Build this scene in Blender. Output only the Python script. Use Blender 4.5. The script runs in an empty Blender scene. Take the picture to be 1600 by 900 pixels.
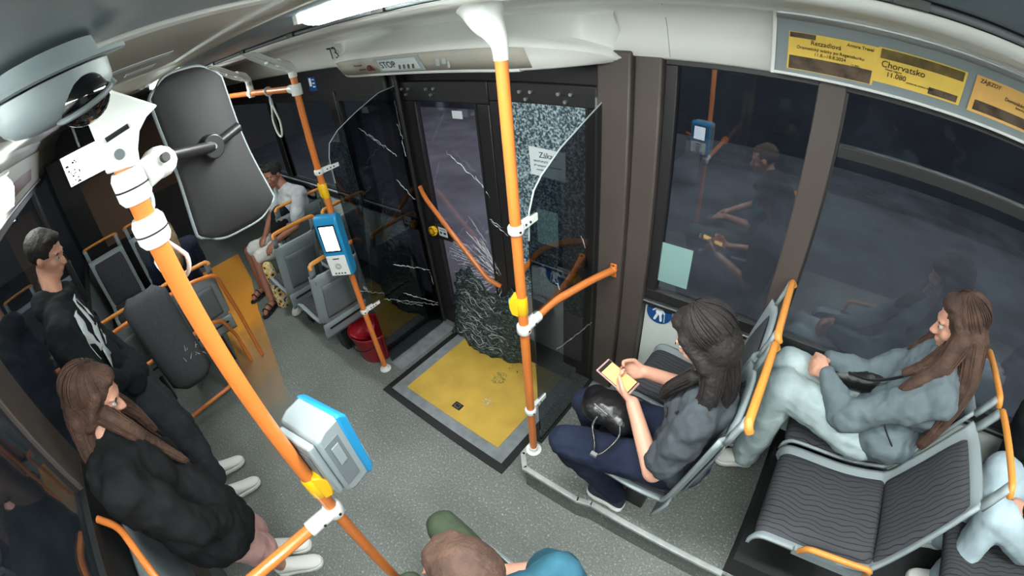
import bpy, bmesh, math, random
from mathutils import Vector, Matrix, noise
random.seed(7)
SC = bpy.context.scene
COL = SC.collection
PI = math.pi
V = Vector

# ------------------------------------------------------------------ camera (ceiling dome camera with a wide fisheye lens)
R_ = V((0.782808740798587, 0.6171788686863732, -0.07937707084756386))
U_ = V((-0.30962107555661983, 0.4969727505435018, 0.8106496621774343))
F_ = V((-0.5397640826328597, 0.6100068272275605, -0.5801261981976616))
cam_d = bpy.data.cameras.new('camera'); cam = bpy.data.objects.new('camera', cam_d); COL.objects.link(cam)
cam.matrix_world = Matrix.Translation((0, 0, 2.2)) @ Matrix((R_, U_, -F_)).transposed().to_4x4()
cam_d.type = 'PANO'; cam_d.panorama_type = 'FISHEYE_LENS_POLYNOMIAL'; cam_d.sensor_width = 36
for i, k in enumerate([0.00011514390102145649, 0.06775694352863199, 4.483316596104583e-05, -4.3051367332960604e-05, 1.4188195107261992e-06]):
    setattr(cam_d, 'fisheye_polynomial_k%d' % i, -k)
cam_d.fisheye_fov = 6.0; cam_d.clip_start = 0.02
SC.camera = cam

# ------------------------------------------------------------------ world and exposure
w = bpy.data.worlds.new('night_sky'); SC.world = w; w.use_nodes = True
w.node_tree.nodes['Background'].inputs[0].default_value = (0.34, 0.38, 0.46, 1)
w.node_tree.nodes['Background'].inputs[1].default_value = 0.10
SC.view_settings.view_transform = 'Standard'; SC.view_settings.look = 'None'
SC.view_settings.gamma = 1; SC.view_settings.use_curve_mapping = False
SC.view_settings.exposure = 0.35
LAMP = 1.0

def area(name, loc, sx, sy, power, col=(.97, 1, .975), rot=(0, 0, 0)):
    d = bpy.data.lights.new(name, 'AREA'); d.shape = 'RECTANGLE'; d.size = sx; d.size_y = sy
    d.energy = power * LAMP; d.color = col
    o = bpy.data.objects.new(name, d); COL.objects.link(o); o.location = loc; o.rotation_euler = rot
    return o
area('led_strip_light', (-0.55, .54, 2.244), 0.9, .10, 20)
area('led_strip_light', (1.15, .54, 2.244), 0.9, .10, 11)
area('led_strip_light', (0.2, -.42, 2.244), 1.6, .10, 16)
area('led_strip_light', (-3.4, .54, 2.244), 0.9, .10, 7)
area('led_strip_light', (2.6, .54, 2.244), 0.9, .10, 9)
# unseen area lights, added to brighten the street behind the glass
for sx_ in (-9, -3.5, 2, 7):
    area('street_fill_light', (sx_, 5.5, 6.0), 2.0, 1.0, 190, (1, .97, 1))
area('street_fill_light', (-3, -5.0, 6.0), 2.0, 1.0, 120, (.95, .98, 1))

# ------------------------------------------------------------------ materials
def lin(c):
    return tuple((x / 12.92 if x <= .04045 else ((x + .055) / 1.055) ** 2.4) for x in [v / 255 for v in c]) + (1,)
MATS = {}
def mat(name, rgb, rough=.5, metal=0, noise_amt=0, nscale=30, bump=0, bscale=60, spec=.5, emit=0, coat=0, rgb2=None):
    m = bpy.data.materials.new(name); m.use_nodes = True; nt = m.node_tree; b = nt.nodes['Principled BSDF']
    b.inputs['Base Color'].default_value = lin(rgb); b.inputs['Roughness'].default_value = rough
    b.inputs['Metallic'].default_value = metal; b.inputs['Specular IOR Level'].default_value = spec
    if coat: b.inputs['Coat Weight'].default_value = coat
    if emit:
        b.inputs['Emission Color'].default_value = lin(rgb); b.inputs['Emission Strength'].default_value = emit
    if noise_amt or bump:
        tc = nt.nodes.new('ShaderNodeTexCoord')
    if noise_amt:
        n = nt.nodes.new('ShaderNodeTexNoise'); n.inputs['Scale'].default_value = nscale; n.inputs['Detail'].default_value = 5
        nt.links.new(tc.outputs['Object'], n.inputs['Vector'])
        r = nt.nodes.new('ShaderNodeValToRGB'); c = lin(rgb); c2 = lin(rgb2) if rgb2 else None
        r.color_ramp.elements[0].position = .35; r.color_ramp.elements[1].position = .65
        r.color_ramp.elements[0].color = c2 if c2 else tuple(x * (1 - noise_amt) for x in c[:3]) + (1,)
        r.color_ramp.elements[1].color = tuple(min(1, x * (1 + (noise_amt if not c2 else 0))) for x in c[:3]) + (1,)
        nt.links.new(n.outputs['Fac'], r.inputs[0]); nt.links.new(r.outputs[0], b.inputs['Base Color'])
    if bump:
        n2 = nt.nodes.new('ShaderNodeTexNoise'); n2.inputs['Scale'].default_value = bscale; n2.inputs['Detail'].default_value = 6
        nt.links.new(tc.outputs['Object'], n2.inputs['Vector'])
        bp = nt.nodes.new('ShaderNodeBump'); bp.inputs['Strength'].default_value = bump; bp.inputs['Distance'].default_value = .01
        nt.links.new(n2.outputs['Fac'], bp.inputs['Height']); nt.links.new(bp.outputs[0], b.inputs['Normal'])
    MATS[name] = m
    return m
M = MATS
mat('orange_paint', (212, 120, 54), .32, coat=.3, noise_amt=.05, nscale=4)
mat('orange_plastic', (206, 134, 58), .42)
mat('white_plastic', (225, 228, 226), .35)
mat('yellow_plastic', (236, 186, 30), .35)
mat('blue_plastic', (34, 134, 186), .35)
mat('grey_plastic', (136, 146, 150), .42, noise_amt=.05, nscale=3)
mat('grey_plastic_dark', (104, 112, 116), .5, noise_amt=.06, nscale=3)
mat('wall_panel', (196, 204, 200), .5, noise_amt=.03, nscale=2)
mat('ceiling_white', (232, 234, 230), .38, noise_amt=.02, nscale=2)
mat('ceiling_beige', (178, 174, 164), .45, noise_amt=.03, nscale=2)
mat('service_grey', (150, 162, 168), .4, noise_amt=.08, nscale=3)
mat('lens_black', (8, 8, 10), .05, coat=.5)
mat('ceiling_steel', (128, 142, 150), .28, metal=.3, noise_amt=.1, nscale=2)
mat('black_plastic', (24, 24, 26), .4)
mat('mirror_shell', (17, 18, 19), .75, bump=.05, bscale=300)
mat('frame_black', (34, 33, 35), .45)
mat('pillar_brown', (74, 66, 63), .5, noise_amt=.06, nscale=2)
mat('aluminium', (178, 182, 184), .35, metal=.8)
mat('aluminium_floor', (178, 182, 182), .4, metal=.3, noise_amt=.08, nscale=20)
mat('ramp_grey', (128, 134, 138), .6, noise_amt=.15, nscale=14)
mat('ramp_yellow', (210, 174, 72), .75, noise_amt=.12, nscale=5, bump=.2, bscale=400, rgb2=(192, 156, 66))
mat('rubber_black', (22, 23, 24), .6)
mat('bucket_red', (150, 22, 34), .35)
mat('skin', (206, 152, 130), .5, noise_amt=.06, nscale=12)
mat('skin_tan', (150, 100, 82), .5, noise_amt=.06, nscale=12)
mat('hair_dark', (24, 18, 17), .75, bump=.5, bscale=90)
mat('hair_brown', (72, 50, 40), .75, noise_amt=.35, nscale=18, bump=.5, bscale=90)
mat('hair_blond', (146, 122, 94), .75, noise_amt=.3, nscale=18, bump=.5, bscale=90)
mat('paper', (212, 222, 226), .6)
mat('ink', (28, 28, 30), .6)
mat('sign_blue', (20, 70, 128), .4)
mat('poster_yellow', (232, 196, 92), .45, noise_amt=.08, nscale=9)
mat('poster_ochre', (230, 180, 104), .45, noise_amt=.08, nscale=9)
mat('photo_dark', (86, 72, 62), .45, noise_amt=.5, nscale=26)
mat('photo_olive', (104, 88, 50), .45, noise_amt=.4, nscale=20)
mat('green_sheet', (130, 164, 160), .5)
mat('pane_grey', (70, 74, 78), .5)
mat('asphalt', (92, 94, 102), .8, noise_amt=.3, nscale=1.2)
mat('facade', (60, 64, 74), .8, noise_amt=.3, nscale=.6)
mat('lamp_lens', (246, 255, 248), .4, emit=26)
mat('screen_white', (238, 244, 255), .4, emit=2.6)
mat('screen_phone', (255, 196, 96), .4, emit=1.3, noise_amt=0)
mat('lcd_grey', (168, 180, 184), .35)
mat('red_panel', (92, 30, 32), .4)
mat('tan_wall', (96, 70, 52), .6)
mat('sage_leaf', (120, 138, 90), .7)
mat('shoe_white', (226, 226, 222), .5, bump=.05, bscale=60)
mat('sole_white', (232, 232, 228), .6)
mat('shoe_navy', (30, 38, 56), .6)
mat('sock_white', (222, 214, 210), .9, bump=.3, bscale=400)
mat('leather_black', (22, 22, 24), .32, bump=.25, bscale=60)
mat('eye_white', (176, 168, 160), .4)
mat('eye_dark', (34, 24, 18), .15)
mat('strap_white', (205, 205, 200), .45)

def cloth(name, rgb, amt=.12, bump=.35, bscale=14, rough=.9):
    return mat(name, rgb, rough, noise_amt=amt, nscale=9, bump=bump, bscale=bscale, spec=.2)
cloth('black_hoodie', (30, 34, 38)); cloth('black_coat', (26, 28, 30)); cloth('charcoal_trousers', (56, 60, 66))
cloth('grey_tee', (66, 72, 78), .2); cloth('navy_jeans', (30, 37, 56), .2); cloth('grey_hoodie', (100, 112, 118), .12)
cloth('light_jeans', (172, 188, 190), .16); cloth('pale_jeans', (176, 194, 204), .1); cloth('light_shirt', (176, 180, 184), .15)
cloth('green_trousers', (70, 82, 66)); cloth('teal_shirt', (46, 88, 106), .25); cloth('pink_skirt', (190, 150, 146))
cloth('navy_dress', (32, 38, 54)); cloth('white_shorts', (196, 196, 194), .1); cloth('black_shirt', (22, 24, 26))

mat('pad_fabric', (82, 84, 88), .9, noise_amt=.14, nscale=120, bump=.3, bscale=300, spec=.2)
def wavy_fabric():
    m = bpy.data.materials.new('seat_fabric'); m.use_nodes = True; nt = m.node_tree; b = nt.nodes['Principled BSDF']
    tc = nt.nodes.new('ShaderNodeTexCoord'); mp = nt.nodes.new('ShaderNodeMapping')
    wv = nt.nodes.new('ShaderNodeTexWave'); wv.wave_type = 'BANDS'; wv.bands_direction = 'Y'; wv.wave_profile = 'SIN'
    wv.inputs['Scale'].default_value = 14; wv.inputs['Distortion'].default_value = 5.5; wv.inputs['Detail'].default_value = 0
    wv.inputs['Detail Scale'].default_value = .9
    r = nt.nodes.new('ShaderNodeValToRGB'); r.color_ramp.elements[0].position = .03; r.color_ramp.elements[1].position = .12
    r.color_ramp.elements[0].color = lin((42, 41, 45)); r.color_ramp.elements[1].color = lin((68, 69, 73))
    nt.links.new(tc.outputs['Object'], mp.inputs[0]); nt.links.new(mp.outputs[0], wv.inputs['Vector'])
    nt.links.new(wv.outputs['Fac'], r.inputs[0]); nt.links.new(r.outputs[0], b.inputs['Base Color'])
    bp = nt.nodes.new('ShaderNodeBump'); bp.inputs['Strength'].default_value = .4; bp.inputs['Distance'].default_value = .004
    nt.links.new(r.outputs[0], bp.inputs['Height']); nt.links.new(bp.outputs[0], b.inputs['Normal'])
    b.inputs['Roughness'].default_value = .85; b.inputs['Specular IOR Level'].default_value = .2
    M['seat_fabric'] = m
wavy_fabric()
def floor_mat():
    m = bpy.data.materials.new('floor_vinyl'); m.use_nodes = True; nt = m.node_tree; b = nt.nodes['Principled BSDF']
    tc = nt.nodes.new('ShaderNodeTexCoord')
    n = nt.nodes.new('ShaderNodeTexNoise'); n.inputs['Scale'].default_value = 85; n.inputs['Detail'].default_value = 3
    n.inputs['Roughness'].default_value = .8
    r = nt.nodes.new('ShaderNodeValToRGB'); e = r.color_ramp.elements
    e[0].position = .35; e[0].color = lin((96, 101, 98)); e[1].position = .60; e[1].color = lin((122, 127, 123))
    x = e.new(.68); x.color = lin((196, 200, 196))
    n2 = nt.nodes.new('ShaderNodeTexNoise'); n2.inputs['Scale'].default_value = 2.3; n2.inputs['Detail'].default_value = 6
    mx = nt.nodes.new('ShaderNodeMixRGB'); mx.blend_type = 'MULTIPLY'
    r2 = nt.nodes.new('ShaderNodeValToRGB'); r2.color_ramp.elements[0].position = .3; r2.color_ramp.elements[1].position = .6
    r2.color_ramp.elements[0].color = (.72, .72, .70, 1); r2.color_ramp.elements[1].color = (1, 1, 1, 1)
    nt.links.new(tc.outputs['Object'], n.inputs['Vector']); nt.links.new(tc.outputs['Object'], n2.inputs['Vector'])
    nt.links.new(n.outputs['Fac'], r.inputs[0]); nt.links.new(n2.outputs['Fac'], r2.inputs[0])
    mx.inputs[0].default_value = .8
    nt.links.new(r.outputs[0], mx.inputs[1]); nt.links.new(r2.outputs[0], mx.inputs[2])
    nt.links.new(mx.outputs[0], b.inputs['Base Color']); b.inputs['Roughness'].default_value = .55
    M['floor_vinyl'] = m
floor_mat()
def glass(name, tint, refl=.08, rough=.0, dark=None):
    """thin pane: tinted see-through plus mirror reflection rising at grazing angles"""
    m = bpy.data.materials.new(name); m.use_nodes = True; nt = m.node_tree; nt.nodes.clear()
    out = nt.nodes.new('ShaderNodeOutputMaterial'); t = nt.nodes.new('ShaderNodeBsdfTransparent'); t.inputs[0].default_value = tint + (1,)
    g = nt.nodes.new('ShaderNodeBsdfGlossy'); g.inputs['Roughness'].default_value = rough; g.inputs[0].default_value = (.9, .95, 1, 1)
    fr = nt.nodes.new('ShaderNodeFresnel'); gm = nt.nodes.new('ShaderNodeNewGeometry'); io = nt.nodes.new('ShaderNodeMath'); io.operation = 'MULTIPLY_ADD'
    io.inputs[1].default_value = -.8333; io.inputs[2].default_value = 1.5; nt.links.new(gm.outputs['Backfacing'], io.inputs[0]); nt.links.new(io.outputs[0], fr.inputs[0])
    ma = nt.nodes.new('ShaderNodeMath'); ma.operation = 'MULTIPLY_ADD'; ma.inputs[1].default_value = 1.3; ma.inputs[2].default_value = refl
    ma.use_clamp = True
    mx = nt.nodes.new('ShaderNodeMixShader')
    nt.links.new(fr.outputs[0], ma.inputs[0]); nt.links.new(ma.outputs[0], mx.inputs[0])
    nt.links.new(t.outputs[0], mx.inputs[1]); nt.links.new(g.outputs[0], mx.inputs[2]); nt.links.new(mx.outputs[0], out.inputs[0])
    M[name] = m; return m
glass('window_glass', (.62, .67, .68), .04)
glass('tinted_glass', (.36, .39, .41), .01)
glass('door_glass', (.86, .85, .90), .01)
def crazed(name, scale, c_line, c_body, alpha, edge=.035):
    m = bpy.data.materials.new(name); m.use_nodes = True; nt = m.node_tree; b = nt.nodes['Principled BSDF']
    tc = nt.nodes.new('ShaderNodeTexCoord')
    v = nt.nodes.new('ShaderNodeTexVoronoi'); v.feature = 'DISTANCE_TO_EDGE'; v.inputs['Scale'].default_value = scale
    v2 = nt.nodes.new('ShaderNodeTexVoronoi'); v2.inputs['Scale'].default_value = scale
    nt.links.new(tc.outputs['Object'], v.inputs['Vector']); nt.links.new(tc.outputs['Object'], v2.inputs['Vector'])
    r = nt.nodes.new('ShaderNodeValToRGB'); r.color_ramp.elements[0].position = 0; r.color_ramp.elements[1].position = edge * 3
    r.color_ramp.elements[0].color = lin(c_line); r.color_ramp.elements[1].color = lin(c_body)
    n = nt.nodes.new('ShaderNodeTexNoise'); n.inputs['Scale'].default_value = scale * .12; n.inputs['Detail'].default_value = 3
    nt.links.new(tc.outputs['Object'], n.inputs['Vector'])
    mr = nt.nodes.new('ShaderNodeMapRange'); mr.inputs[1].default_value = .38; mr.inputs[2].default_value = .62
    nt.links.new(n.outputs['Fac'], mr.inputs[0])
    mx = nt.nodes.new('ShaderNodeMixRGB'); mx.inputs[1].default_value = lin(c_body)
    nt.links.new(mr.outputs[0], mx.inputs[0]); nt.links.new(r.outputs[0], mx.inputs[2]); nt.links.new(mx.outputs[0], b.inputs['Base Color'])
    bp = nt.nodes.new('ShaderNodeBump'); bp.inputs['Strength'].default_value = .8; bp.inputs['Distance'].default_value = .004
    nt.links.new(v2.outputs['Color'], bp.inputs['Height']); nt.links.new(bp.outputs[0], b.inputs['Normal'])
    b.inputs['Roughness'].default_value = .18; b.inputs['Alpha'].default_value = alpha
    M[name] = m
def crazed_mat():
    m = bpy.data.materials.new('crazed_glass'); m.use_nodes = True; nt = m.node_tree; b = nt.nodes['Principled BSDF']
    tc = nt.nodes.new('ShaderNodeTexCoord'); n = nt.nodes.new('ShaderNodeTexNoise'); n.inputs['Scale'].default_value = 75; n.inputs['Detail'].default_value = 2; n.inputs['Roughness'].default_value = .7
    r = nt.nodes.new('ShaderNodeValToRGB'); r.color_ramp.elements[0].position = .44; r.color_ramp.elements[1].position = .66
    r.color_ramp.elements[0].color = lin((48, 66, 76)); r.color_ramp.elements[1].color = lin((190, 212, 220))
    nt.links.new(tc.outputs['Object'], n.inputs['Vector']); nt.links.new(n.outputs['Fac'], r.inputs[0]); nt.links.new(r.outputs[0], b.inputs['Base Color'])
    bp = nt.nodes.new('ShaderNodeBump'); bp.inputs['Strength'].default_value = .6; bp.inputs['Distance'].default_value = .004
    nt.links.new(n.outputs['Fac'], bp.inputs['Height']); nt.links.new(bp.outputs[0], b.inputs['Normal']); b.inputs['Roughness'].default_value = .3; b.inputs['Alpha'].default_value = .92
    M['crazed_glass'] = m
crazed_mat()
def crushed_mat():
    m = bpy.data.materials.new('crushed_glass'); m.use_nodes = True; nt = m.node_tree; b = nt.nodes['Principled BSDF']
    tc = nt.nodes.new('ShaderNodeTexCoord'); mp = nt.nodes.new('ShaderNodeMapping'); mp.inputs['Scale'].default_value = (1, 1, 2.6); mp.inputs['Rotation'].default_value = (0, .25, 0)
    n = nt.nodes.new('ShaderNodeTexNoise'); n.inputs['Scale'].default_value = 34; n.inputs['Detail'].default_value = 7; n.inputs['Roughness'].default_value = .75; n.inputs['Distortion'].default_value = 1.2
    r = nt.nodes.new('ShaderNodeValToRGB'); e_ = r.color_ramp.elements; e_[0].position = .40; e_[0].color = lin((12, 20, 22)); e_[1].position = .74; e_[1].color = lin((206, 222, 222))
    x = e_.new(.54); x.color = lin((46, 64, 66)); x = e_.new(.62); x.color = lin((120, 140, 142))
    nt.links.new(tc.outputs['Object'], mp.inputs[0]); nt.links.new(mp.outputs[0], n.inputs['Vector']); nt.links.new(n.outputs['Fac'], r.inputs[0]); nt.links.new(r.outputs[0], b.inputs['Base Color'])
    bp = nt.nodes.new('ShaderNodeBump'); bp.inputs['Strength'].default_value = 1; bp.inputs['Distance'].default_value = .008
    nt.links.new(n.outputs['Fac'], bp.inputs['Height']); nt.links.new(bp.outputs[0], b.inputs['Normal']); b.inputs['Roughness'].default_value = .25
    M['crushed_glass'] = m
crushed_mat()
mat('crack_white', (206, 214, 218), .4)

# ------------------------------------------------------------------ geometry helpers (all in world coordinates)
class G:
    def __init__(s): s.v = []; s.f = []; s.m = []
    def add(s, vs, fs, mi=0):
        b = len(s.v); s.v += [tuple(v) for v in vs]; s.f += [tuple(b + i for i in f) for f in fs]; s.m += [mi] * len(fs); return s
    def hexa(s, p, mi=0):
        return s.add(p, [(0, 3, 2, 1), (4, 5, 6, 7), (0, 1, 5, 4), (1, 2, 6, 5), (2, 3, 7, 6), (3, 0, 4, 7)], mi)
    def box(s, lo, hi, mi=0):
        x0, y0, z0 = lo; x1, y1, z1 = hi
        return s.hexa([(x0, y0, z0), (x1, y0, z0), (x1, y1, z0), (x0, y1, z0), (x0, y0, z1), (x1, y0, z1), (x1, y1, z1), (x0, y1, z1)], mi)
    def obox(s, c, size, rot=None, mi=0):
        rot = rot or Matrix.Identity(3); c = V(c); h = [x / 2 for x in size]
        P = [c + rot @ V((a * h[0], b * h[1], d * h[2])) for d in (-1, 1) for a, b in ((-1, -1), (1, -1), (1, 1), (-1, 1))]
        return s.hexa(P, mi)
    def tube(s, pts, r, n=14, caps=True, mi=0, closed=False):
        pts = [V(p) for p in pts]; rs = r if isinstance(r, (list, tuple)) else [r] * len(pts)
        rings = []; up = None; L = len(pts)
        for i, p in enumerate(pts):
            a = pts[i - 1] if (i > 0 or closed) else pts[i]; b = pts[(i + 1) % L] if (i < L - 1 or closed) else pts[i]
            t = (b - a).normalized()
            if up is None: up = t.orthogonal().normalized()
            up = (up - t * up.dot(t)); up = up.normalized() if up.length > 1e-6 else t.orthogonal().normalized()
            w_ = t.cross(up)
            rings.append([p + (up * math.cos(2 * PI * k / n) + w_ * math.sin(2 * PI * k / n)) * rs[i] for k in range(n)])
        vs = [q for rg in rings for q in rg]; fs = []
        for i in range(L if closed else L - 1):
            j = (i + 1) % L
            for k in range(n): fs.append((i * n + k, i * n + (k + 1) % n, j * n + (k + 1) % n, j * n + k))
        if caps and not closed: fs += [tuple(range(n - 1, -1, -1)), tuple((L - 1) * n + k for k in range(n))]
        return s.add(vs, fs, mi)
    def cyl(s, a, b, r, r2=None, n=20, mi=0): return s.tube([a, b], [r, r if r2 is None else r2], n, mi=mi)
    def sphere(s, c, r, rot=None, n=14, mi=0):
        r = (r, r, r) if not isinstance(r, (tuple, list)) else r; rot = rot or Matrix.Identity(3); c = V(c)
        vs = [c + rot @ V((0, 0, r[2]))]; fs = []; m = n // 2
        for i in range(1, m):
            th = PI * i / m
            for k in range(n):
                ph = 2 * PI * k / n
                vs.append(c + rot @ V((r[0] * math.sin(th) * math.cos(ph), r[1] * math.sin(th) * math.sin(ph), r[2] * math.cos(th))))
        vs.append(c + rot @ V((0, 0, -r[2])))
        for k in range(n): fs.append((0, 1 + k, 1 + (k + 1) % n))
        for i in range(m - 2):
            for k in range(n): a = 1 + i * n; fs.append((a + k, a + n + k, a + n + (k + 1) % n, a + (k + 1) % n))
        a = 1 + (m - 2) * n
        for k in range(n): fs.append((len(vs) - 1, a + (k + 1) % n, a + k))
        return s.add(vs, fs, mi)
    def cap(s, a, b, r1, r2, n=12):
        """tapered capsule"""
        a = V(a); b = V(b)
        if (b - a).length < 1e-5: return s.sphere(a, max(r1, r2))
        t = (b - a).normalized(); pts = []; rs = []
        for k in range(5): q = PI / 2 * k / 5; pts.append(a - t * r1 * math.cos(q)); rs.append(max(r1 * math.sin(q), .0004))
        pts.append(a); rs.append(r1); pts.append(b); rs.append(r2)
        for k in range(1, 6): q = PI / 2 * k / 5; pts.append(b + t * r2 * math.sin(q)); rs.append(max(r2 * math.cos(q), .0004))
        return s.tube(pts, rs, n)
    def prism(s, pts, d, mi=0):
        """polygon (3D, planar) extruded by vector d"""
        d = V(d); n = len(pts); P = [V(p) for p in pts]
        return s.add(P + [p + d for p in P], [tuple(range(n - 1, -1, -1)), tuple(range(n, 2 * n))] + [(i, (i + 1) % n, n + (i + 1) % n, n + i) for i in range(n)], mi)
    def grid(s, P, mi=0):
        """P[i][j] -> surface"""
        a = len(P); b = len(P[0])
        return s.add([q for r in P for q in r], [(i * b + j, i * b + j + 1, (i + 1) * b + j + 1, (i + 1) * b + j) for i in range(a - 1) for j in range(b - 1)], mi)
    def build(s, name, mats, parent=None, smooth=None, bevel=0, solid=0, subsurf=0, origin=None):
        me = bpy.data.meshes.new(name)
        o0 = parent_world(parent) if parent else (V(origin) if origin is not None else V((0, 0, 0)))
        me.from_pydata([tuple(V(v) - o0) for v in s.v], [], s.f)
        mats = mats if isinstance(mats, (list, tuple)) else [mats]
        for m in mats: me.materials.append(M[m] if isinstance(m, str) else m)
        for p, mi in zip(me.polygons, s.m): p.material_index = mi
        bm = bmesh.new(); bm.from_mesh(me); bmesh.ops.recalc_face_normals(bm, faces=bm.faces); bm.to_mesh(me); bm.free()
        o = bpy.data.objects.new(name, me); COL.objects.link(o)
        if parent: o.parent = parent; o['_w'] = list(o0)
        else: o.location = o0; o['_w'] = list(o0)
        if smooth is None: smooth = True
        if smooth: me.shade_smooth(); me.set_sharp_from_angle(angle=math.radians(40)) if hasattr(me, 'set_sharp_from_angle') else None
        if bevel:
            b = o.modifiers.new('bevel', 'BEVEL'); b.width = bevel; b.segments = 2; b.limit_method = 'ANGLE'; b.angle_limit = math.radians(40)
        if solid:
            b = o.modifiers.new('solid', 'SOLIDIFY'); b.thickness = solid; b.offset = 0
        if subsurf:
            b = o.modifiers.new('sub', 'SUBSURF'); b.levels = subsurf; b.render_levels = subsurf
        return o
def parent_world(p): return V(p['_w'])
def tag(o, label=None, cat=None, group=None, kind=None):
    if label: o['label'] = label
    if cat: o['category'] = cat
    if group: o['group'] = group
    if kind: o['kind'] = kind
    return o
def thing(name, loc, label, cat, group=None):
    o = bpy.data.objects.new(name, None); COL.objects.link(o); o.location = loc; o['_w'] = list(loc); o.empty_display_size = .05
    return tag(o, label, cat, group)
def copy_tree(o, parent=None):
    c = o.copy(); COL.objects.link(c); c.parent = parent
    for ch in [x for x in bpy.data.objects if x.parent == o]: copy_tree(ch, c)
    return c
def struct(g, name, m, **k): return tag(g.build(name, m, **k), kind='structure')
def smooth_path(pts, n=6):
    pts = [V(p) for p in pts]; out = []
    for i in range(len(pts) - 1):
        p0 = pts[max(i - 1, 0)]; p1 = pts[i]; p2 = pts[i + 1]; p3 = pts[min(i + 2, len(pts) - 1)]
        for k in range(n):
            t = k / n
            out.append(.5 * ((2 * p1) + (p2 - p0) * t + (2 * p0 - 5 * p1 + 4 * p2 - p3) * t * t + (3 * p1 - p0 - 3 * p2 + p3) * t ** 3))
    return out + [pts[-1]]
def fillet(pts, r, n=6):
    pts = [V(p) for p in pts]; out = [pts[0]]
    for i in range(1, len(pts) - 1):
        a = (pts[i - 1] - pts[i]); b = (pts[i + 1] - pts[i]); d = min(r, a.length * .48, b.length * .48)
        p = pts[i] + a.normalized() * d; q = pts[i] + b.normalized() * d
        for k in range(n + 1):
            t = k / n; out.append(p * (1 - t) ** 2 + pts[i] * 2 * t * (1 - t) + q * t * t)
    return out + [pts[-1]]
def text(body, name, parent, c, xdir, ydir, size, m='ink', label=None):
    """lettering lying in the plane of xdir (reading direction) and ydir (up)"""
    cu = bpy.data.curves.new(name, 'FONT'); cu.body = body; cu.size = size; cu.align_x = 'CENTER'; cu.align_y = 'CENTER'; cu.extrude = .0004
    cu.materials.append(M[m]); o = bpy.data.objects.new(name, cu); COL.objects.link(o)
    x = V(xdir).normalized(); z = x.cross(V(ydir)).normalized(); y = z.cross(x)
    mw = Matrix((x, y, z)).transposed().to_4x4(); mw.translation = V(c) - (parent_world(parent) if parent else V((0, 0, 0)))
    o.matrix_local = mw
    if parent: o.parent = parent
    me = bpy.data.meshes.new_from_object(o); ob = bpy.data.objects.new(name, me); COL.objects.link(ob)      # lettering as plain mesh
    ob.parent = parent; ob.matrix_local = mw; bpy.data.objects.remove(o); bpy.data.curves.remove(cu)
    ob['_w'] = list(V(c))
    return ob

W = 1.697          # door-side wall plane
OW = -0.703        # opposite wall plane
XF, XB = -7.2, 3.6 # far end, near end
PH = 0.19          # platform height
# ================================================================== STRUCTURE
struct(G().box((XF, OW - .06, -.06), (XB, W + .06, 0)), 'floor', 'floor_vinyl')
# platform under the right-hand seats
g = G(); pl = [(-.86, .93, 0), (-.80, .865, 0), (-.47, .865, 0), (-.40, .885, 0), (XB, .885, 0), (XB, W, 0), (-.86, W, 0)]
g.prism([(x, y, .001) for x, y, z in pl], (0, 0, PH - .002)); 
struct(g, 'floor_platform', 'floor_vinyl')
g = G()
e = [(-.86, 1.62), (-.86, .93), (-.80, .865), (-.47, .865), (-.40, .885), (.30, .885)]
for (x0, y0), (x1, y1) in zip(e[:-1], e[1:]):
    d = V((x1 - x0, y1 - y0, 0)).normalized(); n = V((-d.y, d.x, 0)) * -1
    c = V(((x0 + x1) / 2, (y0 + y1) / 2, PH - .006)); L = V((x1 - x0, y1 - y0, 0)).length + .012
    rot = Matrix((d, V((0, 0, 1)).cross(d), V((0, 0, 1)))).transposed()
    g.obox(c, (L, .028, .022), rot)
struct(g, 'trim_1', 'aluminium_floor', bevel=.003)
struct(G().box((.30, .90, PH), (XB, W, PH + .16)), 'floor_seat_box', 'rubber_black')

# walls of the door side -------------------------------------------------
g = G()
def wall_band(g, x0, x1, z0, z1, y=W, t=.05, mi=0): g.box((x0, y, z0), (x1, y + t, z1), mi)
wall_band(g, -.58, XB, PH - .1, .88); wall_band(g, XF, -2.42, 0, .86)
wall_band(g, XF, XB, 2.02, 2.35)
struct(g, 'wall_right', 'wall_panel')
g = G(); wall_band(g, XF, XB, -.06, .86, OW - .05); wall_band(g, XF, XB, 1.95, 2.35, OW - .05); struct(g, 'wall_left', 'grey_plastic_dark')
g = G(); g.box((XF - .05, OW, 0), (XF, W, 2.4)); struct(g, 'wall_front', 'frame_black')
g = G(); g.box((XB, OW, 0), (XB + .05, W, 2.4)); struct(g, 'wall_back', 'wall_panel')
g = G(); wall_band(g, XF, -2.42, 1.80, 2.03, y=W - .012, t=.06); struct(g, 'trim_11', 'frame_black')
# pillars and window frames (door side)
def window(n, x0, x1, z0, z1, y=W, inside=-1, glassm='window_glass', bars=(), fr=.05, fmat='frame_black'):
    g = G(); ya = y + inside * .022; yb = y - inside * .03; ylo, yhi = min(ya, yb), max(ya, yb)
    g.box((x0, ylo, z0), (x1, yhi, z0 + fr)).box((x0, ylo, z1 - fr), (x1, yhi, z1))
    g.box((x0, ylo, z0 + fr), (x0 + fr, yhi, z1 - fr)).box((x1 - fr, ylo, z0 + fr), (x1, yhi, z1 - fr))
    for b in bars: g.box((x0 + fr, ylo, b - .022), (x1 - fr, yhi, b + .022))
    o = struct(g, 'window_%d' % n, fmat, bevel=.003)
    p = G().box((x0 + fr * .6, y - .003, z0 + fr * .6), (x1 - fr * .6, y + .003, z1 - fr * .6)).build('pane', glassm, o, smooth=False)
    return o
window(1, -.585, .045, .90, 2.06); window(2, .045, 1.75, .90, 2.06, bars=(1.80,)); window(3, 1.75, XB, .90, 2.06, bars=(1.80,))
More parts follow.
